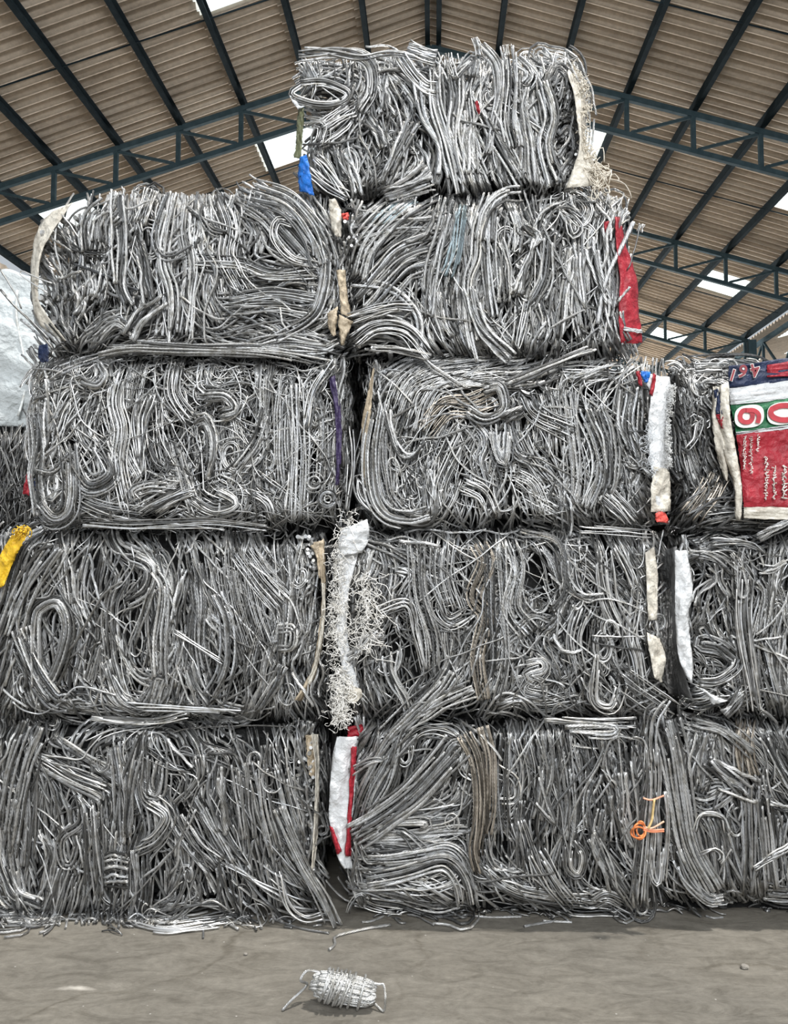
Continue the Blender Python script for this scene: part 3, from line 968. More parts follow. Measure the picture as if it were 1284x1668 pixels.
# ---- second row from the floor
G = bale('G', (-25, 866, 528, 1172), 3.0, 'wire bale second from the floor on the left, a yellow sack scrap at its corner', zfix=J.Z1)
G.strokes(0, 840, .436, '''
8 32 6f : 210 110 110 250 30 450
8 40 6 : 170 60 90 110 40 220 0 360
6 20 6f : 130 640 130 400 160 340 220 330 250 430 200 600 150 640
8 30 6f : 80 420 130 560 200 680 250 690
4 14 5 : 60 470 20 600 0 660
8 24 6 : 250 70 240 200 260 330
6 24 5 : 320 150 300 300 340 420
6 24 5 : 440 230 410 350 420 520 450 640
7 22 5f : 500 160 560 200 540 280 470 320
4 10 6f : 570 210 610 280 600 480 610 640
3 9 6 : 440 430 490 560 560 610 620 590
2 6 5f : 560 270 500 490
5 20 6 : 690 200 660 330 650 400
5 18 6 : 690 430 680 560 650 680
6 24 6 : 730 180 750 330 740 480 770 640
5 14 6f : 810 290 850 400 850 560 800 680
3 10 6 : 760 360 830 440
16 60 2 : 880 120 900 300 960 500
12 44 2 : 1060 330 980 240 900 130
10 40 2 : 1000 380 960 520 940 640
5 14 6f : 1060 560 1020 640 960 730
2 6 6f : 1040 430 1090 430 1090 490 1040 500
6 22 6 : 1060 100 1080 280 1060 560
4 14 5 : 340 540 330 620 360 500 380 480
6 20 5 : 400 540 450 680 530 730
5 18 5 : 560 720 600 600 580 700
6 22 5 : 700 560 730 640 770 710
3 7 4f : 470 720 700 730 900 740
2 5 3f : 650 430 760 500 860 560
3 10 6 : 1130 320 1170 260
4 18 5 : 1100 480 1140 420 1150 300
1 4 6f : 1085 590 1165 715
4 12 4f : 340 760 560 770 700 740
''')
G.fill(240, 150, d=(3.2, 6.2), curls=35)
G.ends(482, 872, 512, 950, 60, 6)
G.sides('lr')
gs = G.sheet('sack_lining', [(510, 884), (521, 920), (524, 980), (518, 1040), (508, 1090), (480, 1140)], [(528, 880), (530, 920), (530, 985), (526, 1045), (514, 1100), (494, 1142)], M_TAN, 'tan paper sack edge along the right side', 0.01, -0.03, 0.008)
G.sheet('sack_hem', [(524, 950), (525, 990), (520, 1040), (512, 1080), (500, 1110)], [(529, 950), (530, 990), (526, 1040), (517, 1085), (505, 1116)], M_CREAM, 'pale stitched hem of the tan sack', 0.02, 0.01, 0.004, parent=gs)
G.sheet('sack_flap', [(504, 890), (514, 900), (520, 940)], [(527, 878), (528, 905), (525, 945)], M_TAN, 'folded tan corner of the sack', 0.01, 0.0, rows=12, parent=gs)
G.sheet('sack_scrap', [(22, 872), (8, 890), (-4, 915), (-8, 960)], [(46, 868), (34, 890), (22, 915), (6, 955)], M_YELLOW, 'frayed yellow woven sack on the upper left corner', 0.03, 0.05, 0.012)
G.fringe('sack_threads', [(24, 872), (46, 868)], 40, 9, 1.6, (.8, .5, .03), -1.4, 0.05, 'yellow frayed threads')
G.finish()

H = bale('H', (560, 864, 1080, 1170), 3.0, 'wire bale second from the floor in the middle, white shredded fibre down its left side', zfix=K.Z1)
H.strokes(500, 830, .483, '''
2 5 8f : 140 95 190 105 290 135 360 170 420 205
1 4 6f : 310 105 450 125
4 18 8l : 210 130 190 260
4 20 6 : 250 100 280 200 260 330
6 20 4 : 300 200 350 220 310 290
6 26 5 : 370 110 380 280 420 430 430 560
8 36 3 : 470 100 460 220 500 350
7 26 5b : 580 110 610 180 570 290 610 360 580 500 600 640
8 34 5 : 630 80 640 300 650 500 620 640
8 30 5 : 680 100 710 200 690 330 750 420
4 14 5 : 650 540 670 460 700 420
2 5 6f : 860 150 880 240 930 290 1000 290
3 8 5f : 720 70 850 110 870 260 820 340
4 12 5 : 880 110 980 190 1060 260 1110 320
8 30 4 : 1000 140 1020 300 1080 420
1 4 6f : 830 420 860 480 930 480
7 24 3 : 760 500 800 540 740 600 810 620
5 14 3f : 740 520 790 510 800 540 745 560 800 590
4 10 4f : 980 490 970 640 1030 670 1060 590
6 24 4 : 1110 260 1090 420 1110 500 1130 620
6 44 3f : 1060 560 1150 630 1240 690
8 30 5f : 480 540 440 600 350 690 270 770
6 24 5f : 560 600 450 650 330 720
5 14 6f : 270 480 280 560 330 650 345 720
6 16 4 : 640 660 720 640 760 680
5 14 4f : 800 710 950 720 1110 720
5 20 5 : 880 300 850 380 800 420
5 12 7fl : 130 520 240 410
4 12 5 : 700 410 760 360 820 380
7 26 4 : 930 330 900 440 920 560
5 20 4 : 560 340 480 380 440 320 500 300
4 12 4 : 240 350 340 320 370 430 400 540
6 20 4 : 1040 100 1090 200 1110 260
5 20 5 : 200 560 230 640 250 690
''')
H.fill(240, 170, d=(2.6, 5.6), curls=70, messy=.24)
H.sides('lr')
FIB = (.92, .90, .86)
hs = H.sheet('sack_shreds', [(556, 862), (549, 900), (552, 960), (548, 1030), (556, 1080), (560, 1140)], [(600, 846), (585, 900), (570, 960), (566, 1030), (575, 1080), (585, 1130)], M_WHITE, 'off-white torn woven sack down the left side', 0.02, 0.0, 0.01)
H.sheet('sack_flap', [(556, 866), (552, 885), (556, 905)], [(598, 846), (602, 875), (590, 900)], M_WHITE, 'white frayed sack top', 0.04, 0.03, 0.015, rows=14)
H.fringe('fibre_threads', [(575, 840), (560, 880), (552, 950), (552, 1040), (556, 1120), (556, 1165)], 700, 15, 0.9, FIB, 1.9, 0.03, 'white frayed plastic fibre', 1.1, wander=2.4, jitter=8, parent=hs)
H.fringe('fibre_threads', [(590, 935), (600, 1000), (590, 1060)], 170, 30, 0.9, FIB, 1.5, 0.03, 'white stray fibre across the wires', 1.0, wander=3.5, jitter=13, parent=hs)
H.fringe('fibre_threads', [(560, 1100), (556, 1150), (552, 1172)], 260, 14, 0.9, FIB, 1.9, 0.03, 'white frayed fibre tuft at the bottom', 1.0, wander=4, jitter=8, parent=hs)
H.sheet('sack_scrap', [(562, 1112), (566, 1128), (566, 1140)], [(588, 1122), (590, 1134), (578, 1146)], M_CREAM, 'pale pinkish scrap of sack at the lower left', 0.03, 0.02, rows=10)
H.sheet('film_scrap', [(1054, 1030), (1058, 1060), (1066, 1104)], [(1074, 1040), (1084, 1070), (1078, 1112)], M_CREAM, 'dull white sack scrap on the right edge', 0.015, -0.02, rows=14)
H.sheet('film_scrap', [(1052, 900), (1054, 960), (1056, 1010)], [(1066, 890), (1072, 950), (1070, 1010)], M_CREAM, 'grey-white torn sack on the upper right edge', 0.01, -0.02, rows=14)
H.finish()

I = bale('I', (1112, 870, 1420, 1168), 3.04, 'wire bale second from the floor, far right, bright white sack strip at its edge', zfix=Lb.Z1)
I.strokes(1020, 840, .216, '''
4 10 5f : 470 280 640 310 740 370 820 460
2 6 4f : 640 210 800 200 950 210 1040 260
3 9 4 : 560 180 700 120 830 160
4 10 5f : 840 240 840 560 880 620 920 560 870 330
3 10 6f : 600 430 660 480 540 570 520 680
4 11 5f : 640 940 560 900 540 850 590 830 640 900 720 980
5 14 5f : 820 1100 700 1010 570 980 580 940 700 970 820 1080
5 20 5 : 600 650 660 880 780 1010
10 24 4f : 900 480 890 800 960 1250 990 1470
7 26 5 : 1000 480 1060 600 1000 900
6 24 6 : 1130 180 1100 500 1060 800
1 4 4f : 980 900 1100 800 1210 640
1 4 4f : 960 940 1170 910
8 30 5 : 1050 950 1100 1200 1200 1500
6 18 4f : 560 1250 700 1240 820 1150 840 1080
4 12 4 : 740 1300 840 1340 800 1150
5 12 5f : 870 1330 800 1440 740 1500
1 4 6f : 990 1430 1140 1570
6 20 5 : 700 350 720 500 800 640
3 10 4f : 800 280 880 400 830 330
8 30 5 : 1200 900 1190 1200 1240 1500
8 34 5 : 1350 200 1330 600 1360 1000
8 34 5 : 1600 200 1620 700 1600 1300
2 6 5f : 1000 410 1120 400 1200 340
4 12 5f : 1000 170 1100 110 1230 40
''')
I.fill(170, 110, d=(3.0, 5.8), curls=45, messy=.22)
I.sides('l')
I.sheet('sack_lining', [(1100, 897), (1100, 960), (1100, 1000), (1106, 1070), (1124, 1112)], [(1119, 896), (1128, 960), (1122, 1010), (1128, 1075), (1128, 1112)], M_WHITE, 'bright white woven sack strip on the left edge', 0.03, 0.02, 0.012)
is_ = I.sheet('sack_side', [(1064, 905), (1066, 960), (1078, 1040), (1090, 1130)], [(1102, 890), (1100, 960), (1104, 1050), (1128, 1140)], M_GREYBAG, 'grey woven sack in shadow, faint black printed square', -0.25, -0.01, 0.01)
lg = Tubes()
for a, b in (((1082, 944), (1090, 942)), ((1090, 942), (1091, 958)), ((1091, 958), (1083, 960)), ((1083, 960), (1082, 944)), ((1072, 934), (1084, 938)), ((1078, 936), (1080, 952))):
    lg.add(I.W(catmull([a, b], 6), np.interp(np.linspace(a[0], b[0], 6), [1066, 1100], [-0.22, 0.012])), 0.002, (.03, .03, .03), 0, 0, 5)
o = link('sack_print', lg.mesh('sack_print', M_TWINE, I.org), None, is_); o['label'] = 'black printed square mark on the grey sack'
I.sheet('sack_tail', [(1132, 1118), (1150, 1130), (1160, 1148)], [(1146, 1122), (1164, 1134), (1186, 1142)], M_WHITE, 'crumpled white sack tail at the bottom', 0.05, 0.05, 0.014, rows=12)
I.finish()

# ---- third row from the floor
D = bale('D', (58, 582, 562, 862), 3.0, 'middle-row wire bale on the left, densely matted with curled wire', zfix=G.Z1)
D.strokes(0, 540, .483, '''
6 22 6 : 120 280 130 400 120 500 140 620
5 20 6 : 160 240 170 380 130 470
8 26 5f : 130 580 180 630 230 600 240 500 230 380
3 8 7f : 340 100 360 150 320 190 250 160
8 30 5 : 240 430 300 520 380 480 340 380
6 22 4 : 250 560 350 600 480 620
6 22 4 : 260 200 210 280 180 360
7 26 4 : 420 120 390 230 410 330 400 450 430 600
6 22 4 : 500 200 470 300 480 420
7 26 4 : 600 80 580 200 640 300
6 22 4 : 700 110 690 180 740 200
6 15 5f : 690 220 760 220 790 260 740 280
4 12 7f : 660 320 690 300 720 380 700 500
5 20 5 : 580 380 620 500 660 610
8 34 4 : 440 600 540 550 620 500 560 480
6 22 4 : 650 560 720 600 790 580 730 540
4 14 5 : 780 480 860 380 900 260
6 24 5 : 900 110 890 250 900 400
6 26 5 : 960 150 950 350 960 520
6 26 5 : 1000 180 1010 380 1000 640
4 12 4f : 1130 100 1060 200 1030 330
8 24 5 : 1080 200 1100 330 1090 500
5 16 5 : 160 150 250 100 400 60
5 12 5f : 330 70 450 50 650 60 900 70 1120 110
5 14 4f : 280 640 450 650 700 640 900 660
4 16 4 : 1170 320 1180 450 1160 600
6 24 4 : 300 250 280 330 320 400
6 20 3 : 560 520 500 520 450 540 470 570
5 16 4f : 520 600 600 560 660 540
5 18 4 : 850 540 900 580 920 640
2 6 5f : 120 475 180 475 240 400
''')
for cx, cy, rr in ((512, 786, 14), (534, 813, 15)):
    for q in range(4):
        an = np.linspace(0.3 * q, 0.3 * q + 6.1, 28); R = rr * (1 - q * .24)
        D.hank(None, 1, 0, 3.4, 0.01, '', own=True, C=np.stack([cx + R * np.cos(an), cy + R * np.sin(an)], 1), name='wire_spiral', rough=.2)
D.fill(340, 260, d=(2.0, 4.4), curls=110, messy=.3, length=(40, 170))
D.sides('lr')
D.sheet('purple_strip', [(536, 615), (544, 660), (548, 720), (547, 790)], [(545, 612), (554, 660), (557, 720), (552, 790)], M_PURPLE, 'dark purple plastic strip near the right edge', 0.012, 0.0, 0.004)
D.sheet('blue_scrap', [(64, 563), (62, 574), (66, 590)], [(76, 560), (80, 572), (78, 590)], M_NAVY, 'dark blue scrap at the top left corner', 0.0, 0.02, rows=10)
D.finish()

E = bale('E', (598, 584, 1064, 862), 3.01, 'middle-row wire bale in the centre, white netting strip on its right side', zfix=H.Z1)
E.strokes(560, 560, .436, '''
8 26 5f : 130 220 100 400 110 560 160 640 250 660 320 640
7 26 5 : 150 260 140 420 160 560 200 620
3 9 6f : 160 250 180 330 230 420 300 360
16 60 2.4 : 240 320 280 200 360 120 600 80
14 50 2.4 : 200 260 260 140 420 80
12 36 2.6b : 300 330 380 240 480 230 600 180
6 16 5f : 460 250 530 280 600 240 580 160 520 170
2 9 9f : 560 280 620 260 670 250
6 24 4 : 330 420 320 540 330 640
6 22 4 : 310 470 330 600 300 660 200 640
10 50 4 : 440 310 400 400 350 520 340 620
5 20 5 : 470 290 520 360 500 440 530 540
5 16 5f : 560 300 570 390 600 440 610 330
4 14 6 : 550 430 590 560 600 650
4 14 5 : 620 290 640 400 700 440
6 24 4 : 650 330 700 430 760 500
8 30 4 : 680 190 720 260 860 330
7 26 5 : 830 180 850 320 870 480 860 600
6 24 6 : 890 240 950 380 960 500 920 620
6 24 6 : 960 230 1000 350 1000 500 960 600
6 26 6 : 1060 160 1050 300 1090 430
8 30 4f : 980 560 1040 620 1080 670
4 10 6f : 940 10 860 40 780 80 610 160
2 6 5f : 1020 70 930 110 860 140
2 5 5f : 270 0 330 80 400 130 460 170
2 5 4f : 130 600 60 500 45 520 60 580 120 640
1 4 6f : 830 560 850 620 845 720
4 12 3f : 880 690 1050 700 1150 705
6 20 4 : 680 560 740 600 800 640
5 18 5 : 860 600 900 640 920 670
6 24 4 : 440 520 520 560 560 640
8 30 3 : 640 500 700 540 740 640
8 26 4 : 760 180 790 300 800 420
3 8 4f : 1060 420 1100 450 1160 500
''')
E.fill(230, 170, d=(2.6, 5.4), curls=50, messy=.24, length=(40, 190))
E.sides('lr')
E.sheet('sack_lining', [(599, 640), (590, 690), (589, 740), (591, 780)], [(610, 590), (606, 650), (599, 720), (596, 790)], M_TAN, 'tan sack edge down the left side', -0.02, 0.0, 0.004)
es = E.sheet('netting_strip', [(1036, 606), (1060, 640), (1056, 690), (1058, 740), (1066, 790), (1070, 836)], [(1090, 614), (1094, 640), (1086, 690), (1088, 740), (1090, 790), (1092, 832)], M_WHITE, 'white frayed netting strip down the right side', 0.03, -0.03, 0.012)
E.sheet('paper_strip', [(1066, 760), (1062, 790), (1060, 834)], [(1090, 764), (1092, 800), (1092, 832)], M_CREAM, 'beige paper below the netting', 0.045, -0.015, 0.006, rows=14, parent=es)
E.sheet('blue_print', [(1044, 604), (1046, 612), (1050, 622)], [(1060, 606), (1058, 616), (1054, 624)], M_BLUE, 'blue printed corner of the netting', 0.04, 0.035, 0.004, rows=8, parent=es)
E.sheet('red_print', [(1064, 608), (1062, 620), (1058, 642)], [(1069, 610), (1067, 624), (1063, 646)], M_RED, 'red stripe on the netting', 0.044, 0.03, 0.004, rows=8, parent=es)
E.sheet('red_print', [(1036, 605), (1038, 614), (1042, 628)], [(1042, 604), (1045, 616), (1047, 630)], M_RED, 'dark red corner of the netting', 0.044, 0.04, 0.004, rows=8, parent=es)
E.sheet('plastic_scrap', [(1068, 836), (1068, 846), (1070, 850)], [(1082, 832), (1088, 844), (1088, 852)], M_CORAL, 'coral red plastic scrap at the foot of the netting', 0.04, 0.0, 0.01, rows=8)
E.fringe('netting_threads', [(1093, 630), (1086, 690), (1088, 760)], 220, 7, 0.9, (.75, .76, .76), 0.1, 0.0, 'white frayed netting threads', .5, wander=2, jitter=2, parent=es)
E.fringe('netting_threads', [(1056, 690), (1056, 740), (1066, 770)], 60, 16, 0.8, (.65, .68, .72), 1.6, 0.05, 'pale stray threads', .7, wander=4, jitter=6, parent=es)
E.finish()

Fb = bale('F', (1094, 600, 1420, 866), 3.06, 'middle-row wire bale at the right edge, wrapped in a red rice sack', zfix=I.Z1)
Fb.kind = 'k'
Fb.strokes(1000, 560, .221, '''
6 28 8k : 420 500 480 640 560 800
6 26 7k : 400 600 460 900 500 1000
8 20 3 : 540 780 600 1000 690 1090
4 14 5k : 600 440 570 620 600 760
5 18 5k : 640 420 720 500 740 600
5 20 5k : 620 700 700 860 740 920
10 36 4b : 760 960 700 1100 620 1200 560 1280
8 30 4 : 600 1200 700 1140 790 1150
5 16 4f : 600 190 700 180 800 180
2 5 5f : 690 330 660 290 720 270 760 280
8 40 4 : 690 1310 900 1280 1280 1280
5 18 4 : 400 180 450 170 520 240
4 14 4 : 600 560 660 540 690 600 640 620
2 6 4f : 560 600 620 560 600 700 540 780
8 36 5k : 460 480 520 560 560 700
1 3 5f : 1284 1310 1180 1360 1060 1440
4 12 5 : 480 320 520 480 560 540
''')
Fb.fill(120, 70, d=(3.6, 6.4), curls=14, sub=(1094, 604, 1190, 866), own_front=12)
Fb.fill(40, 30, d=(3.6, 6.4), curls=6, sub=(1180, 836, 1400, 866), own_front=6)
Fb.kind = ''
Fb.fill(18, 30, d=(2.6, 4.6), curls=22, sub=(1094, 594, 1200, 650), own_front=4)
Fb.kind = 'k'
Fb.sides('l')
# the rice sack: bands of print from top to bottom, one sheet per printed band
SL_ = [(1187, 594), (1188, 632), (1190, 656), (1198, 704), (1206, 740), (1212, 826), (1212, 842)]
def ledge(y): return float(np.interp(y, [590, 632, 656, 704, 740, 826, 842, 860], [1187, 1188, 1190, 1199, 1205, 1212, 1212, 1213]))
def band(y0l, y1l, y0r, y1r, mat, name, label, w=0.035, xl=None, xr=1420, rows=12, cols=20):
    k = (xr - 1190) / 94.0
    yr0 = y0l + (y0r - y0l) * k; yr1 = y1l + (y1r - y1l) * k
    a = [(xl or ledge(y0l), y0l), (xl or ledge((y0l + y1l) / 2), (y0l + y1l) / 2), (xl or ledge(y1l), y1l)]
    b = [(xr, yr0), (xr, (yr0 + yr1) / 2), (xr, yr1)]
    return Fb.sheet(name, a, b, mat, label, w, w, 0.006, 0.0035, rows, cols, parent=rice_sack)
M_SGREEN = sack_mat('green_printed_sack', (0.015, 0.16, 0.06), (0.01, 0.06, 0.03), 0.6)
rice_sack = None
rice_sack = band(708, 828, 697, 826, M_RED, 'rice_sack', 'red lower panel of the printed rice sack', rows=30)
band(596, 634, 584, 620, M_NAVY, 'sack_panel', 'navy top panel of the rice sack')
band(594, 614, 583, 612, M_RED, 'sack_print', 'red patch on the navy panel', 0.043, 1250)
band(633, 659, 619, 650, M_WHITE, 'sack_panel', 'crumpled white band of the rice sack')
band(657, 704, 648, 693, M_SGREEN, 'sack_panel', 'green lettered band of the rice sack')
band(702, 709, 691, 698, M_WHITE, 'sack_panel', 'thin white line under the green band')
band(826, 844, 826, 848, M_CREAM, 'sack_panel', 'grey-white bottom hem of the rice sack')
def glyph(ch, cx, cy, size, rot, mat, w, fat=0.0, stretch=1.0, name='sack_lettering', label=None):
    cu = bpy.data.curves.new('glyph', 'FONT')
    cu.body = ch; cu.size = 1.0; cu.align_x = 'CENTER'; cu.align_y = 'CENTER'; cu.offset = fat; cu.extrude = 0.0; cu.resolution_u = 6
    to = bpy.data.objects.new('glyph', cu); COL.objects.link(to)
    dg = bpy.context.evaluated_depsgraph_get()
    me0 = to.evaluated_get(dg).to_mesh()
    co = np.array([v.co[:] for v in me0.vertices]); fs = [tuple(p.vertices) for p in me0.polygons]
    to.to_mesh_clear(); bpy.data.objects.remove(to); bpy.data.curves.remove(cu)
    co[:, 0] *= stretch
    mid = (co.max(0) + co.min(0)) / 2
    co = co - mid
    c, s = math.cos(rot), math.sin(rot)
    px = cx + size * (co[:, 0] * c - co[:, 1] * s); py = cy - size * (co[:, 0] * s + co[:, 1] * c)
    V = Fb.W(np.stack([px, py], 1), w) - Fb.org
    o = link(name, mesh_np(name, V, fs, False), mat, rice_sack)
    if label: o['label'] = label
    md = o.modifiers.new('thickness', 'SOLIDIFY'); md.thickness = 0.001
for ch, cx, cy, sz, rot in (('4', 1231, 603, 30, PI + .25), ('6', 1210, 605, 30, PI - .30), ('1', 1194, 611, 27, PI - .30)):
    glyph(ch, cx, cy, sz, rot, M_INK_WHITE, 0.055, 0.045, label='white outline of a digit')
    glyph(ch, cx, cy, sz, rot, M_INK_MAROON, 0.058, 0.015, label='maroon digit')
def ribbon(pts, width, mat, w, label, closed=False):
    """a printed block numeral drawn as one broad stroke"""
    P = np.asarray(pts, float)
    if closed: P = np.vstack([P, P[:1]])
    C = catmull(P, 48)
    tg = np.gradient(C, axis=0)
    if closed: tg[0] = tg[-1] = C[1] - C[-2]
    tg /= np.linalg.norm(tg, axis=1, keepdims=True)
    nn = np.stack([-tg[:, 1], tg[:, 0]], 1) * width / 2
    px = np.stack([C + nn, C - nn], 1).reshape(-1, 2)
    V = Fb.W(px, w) - Fb.org
    o = link('sack_lettering', mesh_np('sack_lettering', V, [(2 * k, 2 * k + 1, 2 * k + 3, 2 * k + 2) for k in range(47)], False), mat, rice_sack)
    o['label'] = label
    md = o.modifiers.new('thickness', 'SOLIDIFY'); md.thickness = 0.001
SIX_RING = [(1206, 676), (1210, 669.5), (1218, 668.5), (1225, 672), (1226, 680), (1222, 686.5), (1213, 687.5), (1207, 683)]
SIX_TAIL = [(1216, 668.5), (1228, 668.5), (1235.5, 674), (1236.5, 681), (1234.5, 689)]
NOUGHT = [(1258, 666), (1272, 661), (1290, 662), (1296, 672), (1291, 682), (1274, 684), (1261, 680), (1256, 673)]
def blob(cx, cy, rx, ry, mat, w, label):
    an = np.linspace(0, 2 * PI, 40, endpoint=False)
    e = lambda v: np.sign(v) * np.abs(v) ** 0.75
    px = np.stack([cx + rx * e(np.cos(an)), cy + ry * e(np.sin(an)) - 0.1 * rx * e(np.cos(an))], 1)
    V = np.vstack([Fb.W(px, w), Fb.W([(cx, cy)], w)]) - Fb.org
    o = link('sack_lettering', mesh_np('sack_lettering', V, [(k, 40, (k + 1) % 40) for k in range(40)], False), mat, rice_sack)
    o['label'] = label
    md = o.modifiers.new('thickness', 'SOLIDIFY'); md.thickness = 0.001
blob(1221, 678, 24, 18.5, M_INK_WHITE, 0.052, 'white outline of a large digit')
blob(1277, 673, 27, 18.5, M_INK_WHITE, 0.052, 'white outline of a large digit')
for shape, cl, hw in ((SIX_RING, True, 7.4), (SIX_TAIL, False, 7.2), (NOUGHT, True, 8.8)):
    ribbon(shape, hw, M_INK_RED, 0.0575 + 0.003 * (not cl), 'large red digit stroke', cl)
# rows of small worn print on the red panel, too worn to read
wp = Tubes()
for x, ya, yb, d in ((1213, 712, 765, 1.6), (1224, 712, 770, 1.6), (1235, 710, 735, 1.6), (1249, 745, 815, 2.2), (1262, 762, 815, 2.2), (1278, 760, 815, 3.0)):
    y = ya
    while y < yb:
        for q in range(2):
            a = rng.uniform(0, 6.28); l = rng.uniform(1.5, 3.4) * d / 2
            p = np.array([x + rng.uniform(-2, 2), y])
            wp.add(Fb.W(np.array([p - l * np.array([math.cos(a), math.sin(a)]), p, p + l * np.array([math.cos(a), math.sin(a)])]), 0.050), d / 2 / PXM * .7, (.72, .66, .62), 0, 0, 5)
        y += d * 1.9
o = link('sack_lettering', wp.mesh('sack_lettering', M_TWINE, Fb.org), None, rice_sack); o['label'] = 'rows of small worn white print'; o['kind'] = 'stuff'
Fb.sheet('sack_seam', [(1172, 628), (1174, 680), (1180, 740), (1196, 790), (1198, 848)], [(1187, 622), (1190, 680), (1200, 740), (1208, 790), (1208, 846)], M_CREAM, 'cream folded seam of the rice sack', 0.04, 0.055, 0.012, cols=6, parent=rice_sack)
Fb.sheet('sack_fold', [(1162, 630), (1160, 680), (1168, 740), (1182, 782)], [(1174, 630), (1178, 690), (1184, 750), (1186, 784)], M_CREAM, 'inner fold of the rice sack', 0.02, 0.035, 0.006, cols=6, parent=rice_sack)
Fb.sheet('sack_print', [(1163, 636), (1165, 655), (1167, 675)], [(1171, 632), (1173, 655), (1177, 675)], M_NAVY, 'navy print inside the fold', 0.034, 0.045, 0.004, rows=10, parent=rice_sack)
Fb.sheet('sack_print', [(1167, 675), (1170, 685), (1176, 697)], [(1177, 675), (1178, 687), (1178, 698)], M_RED, 'red print inside the fold', 0.034, 0.045, 0.004, rows=10, parent=rice_sack)
Fb.finish()

# ---- fourth row from the floor
B = bale('B', (58, 318, 556, 580), 3.02, 'second-from-top row wire bale on the left, under the open roof', zfix=D.Z1)
B.cut = ((52, 425), (112, 322))
B.strokes(0, 290, .467, '''
3 14 7f : 300 260 310 140 370 90
8 40 6f : 350 250 350 160 380 110
6 26 6 : 320 300 330 380 320 440
1 4 6f : 385 40 385 200 395 370
4 14 6f : 420 60 430 250 420 370 450 450
4 16 6 : 340 420 360 360 350 300
3 18 10f : 470 230 510 360 530 440
2 8 6f : 590 50 545 190 560 260 600 270 670 230
4 14 6f : 610 50 580 180 570 300 600 400 600 580
6 24 5 : 650 60 640 180 660 300 650 420 640 540
2 6 5f : 720 80 700 130 740 190 790 200
8 32 4 : 760 60 800 170 790 280 850 400
10 40 4.5f : 1130 300 1090 190 1000 90 880 50
12 46 4.5 : 1120 330 1000 200 930 120 820 60
3 12 4f : 1110 300 1020 280 960 210 970 150 1020 160
6 20 4 : 670 290 830 300 950 340 1110 330
6 18 4f : 800 420 950 400 1100 420
5 18 4 : 790 460 950 450 1090 470
7 15 4.5f : 1140 260 1130 380 1090 480 960 560
10 50 4.5 : 700 330 690 420 740 520
4 18 9f : 580 430 500 490 450 560
6 12 5f : 380 600 600 595 850 590 1100 600 1180 570
8 24 5f : 880 590 1000 570 1150 590
6 26 5 : 470 60 480 150 500 200
6 20 4 : 530 40 510 100 490 160
3 18 9k : 250 400 240 490 270 550
4 22 8k : 250 170 275 260 280 320
4 22 8k : 150 280 200 360 210 430
3 14 8 : 270 480 290 420 280 380
8 36 5 : 900 500 960 520 1010 560
6 24 5 : 850 110 900 180 890 260
6 26 4 : 700 180 690 240 720 320
1 4 4f : 980 450 990 500 1010 530
4 14 5 : 330 560 400 500 470 540
1 3 6f : 200 350 250 330 280 320
2 5 4kf : 250 240 300 262 370 266
1 3 4f : 430 40 440 110 520 80
''')
B.strokes(0, 0, 1, '''
2 4 4fk : 0 472 30 505 52 525 90 566
1 3 3fk : 0 437 20 470 36 502
1 3 3f : 85 462 55 450 36 441 33 446 45 456 78 477
1 3 3f : 222 322 226 306 218 308 230 318
1 3 3fx : 205 312 200 306 198 304
''')
B.fill(220, 120, d=(3.4, 6.4), curls=28, own_front=24)
B.ends(66, 345, 130, 540, 70, 8, (-0.08, 0.0), '')
B.ends(560, 340, 590, 400, 14, 5)
B.spikes(128, 540, 322, 36, (3, 12), 4)
B.sides('r')
B.sheet('sack_lining', [(86, 345), (62, 372), (52, 420), (52, 480), (62, 525), (96, 556)], [(118, 330), (84, 380), (66, 420), (62, 480), (74, 510), (108, 555)], M_CREAM, 'cream dirty sack edge curling round the left side', -0.05, 0.0, 0.01)
B.sheet('sack_scrap', [(536, 325), (537, 345), (540, 370), (548, 386)], [(546, 324), (556, 345), (556, 370), (556, 386)], M_CREAM, 'cream torn sack tip at the upper right edge', 0.03, 0.02, 0.012, rows=14)
B.sheet('sack_scrap', [(548, 440), (553, 475), (556, 510)], [(562, 440), (566, 480), (574, 520)], M_TAN, 'tan crumpled sack in the seam between the bales', 0.02, 0.0, 0.012, rows=16)
B.sheet('sack_scrap', [(534, 510), (534, 530), (542, 548)], [(550, 500), (548, 530), (546, 546)], M_TAN, 'tan curled sack tongue at the lower right', 0.03, 0.03, 0.014, rows=12)
B.sheet('sack_scrap', [(552, 512), (552, 535), (556, 562)], [(576, 524), (568, 540), (560, 562)], M_TAN, 'tan sack tongue hanging in the seam', 0.03, 0.03, 0.014, rows=12)
B.sheet('orange_scrap', [(556, 348), (557, 353), (559, 358)], [(568, 346), (569, 352), (567, 358)], M_CORAL, 'small orange-red scrap', 0.03, 0.03, 0.006, rows=6)
B.finish()

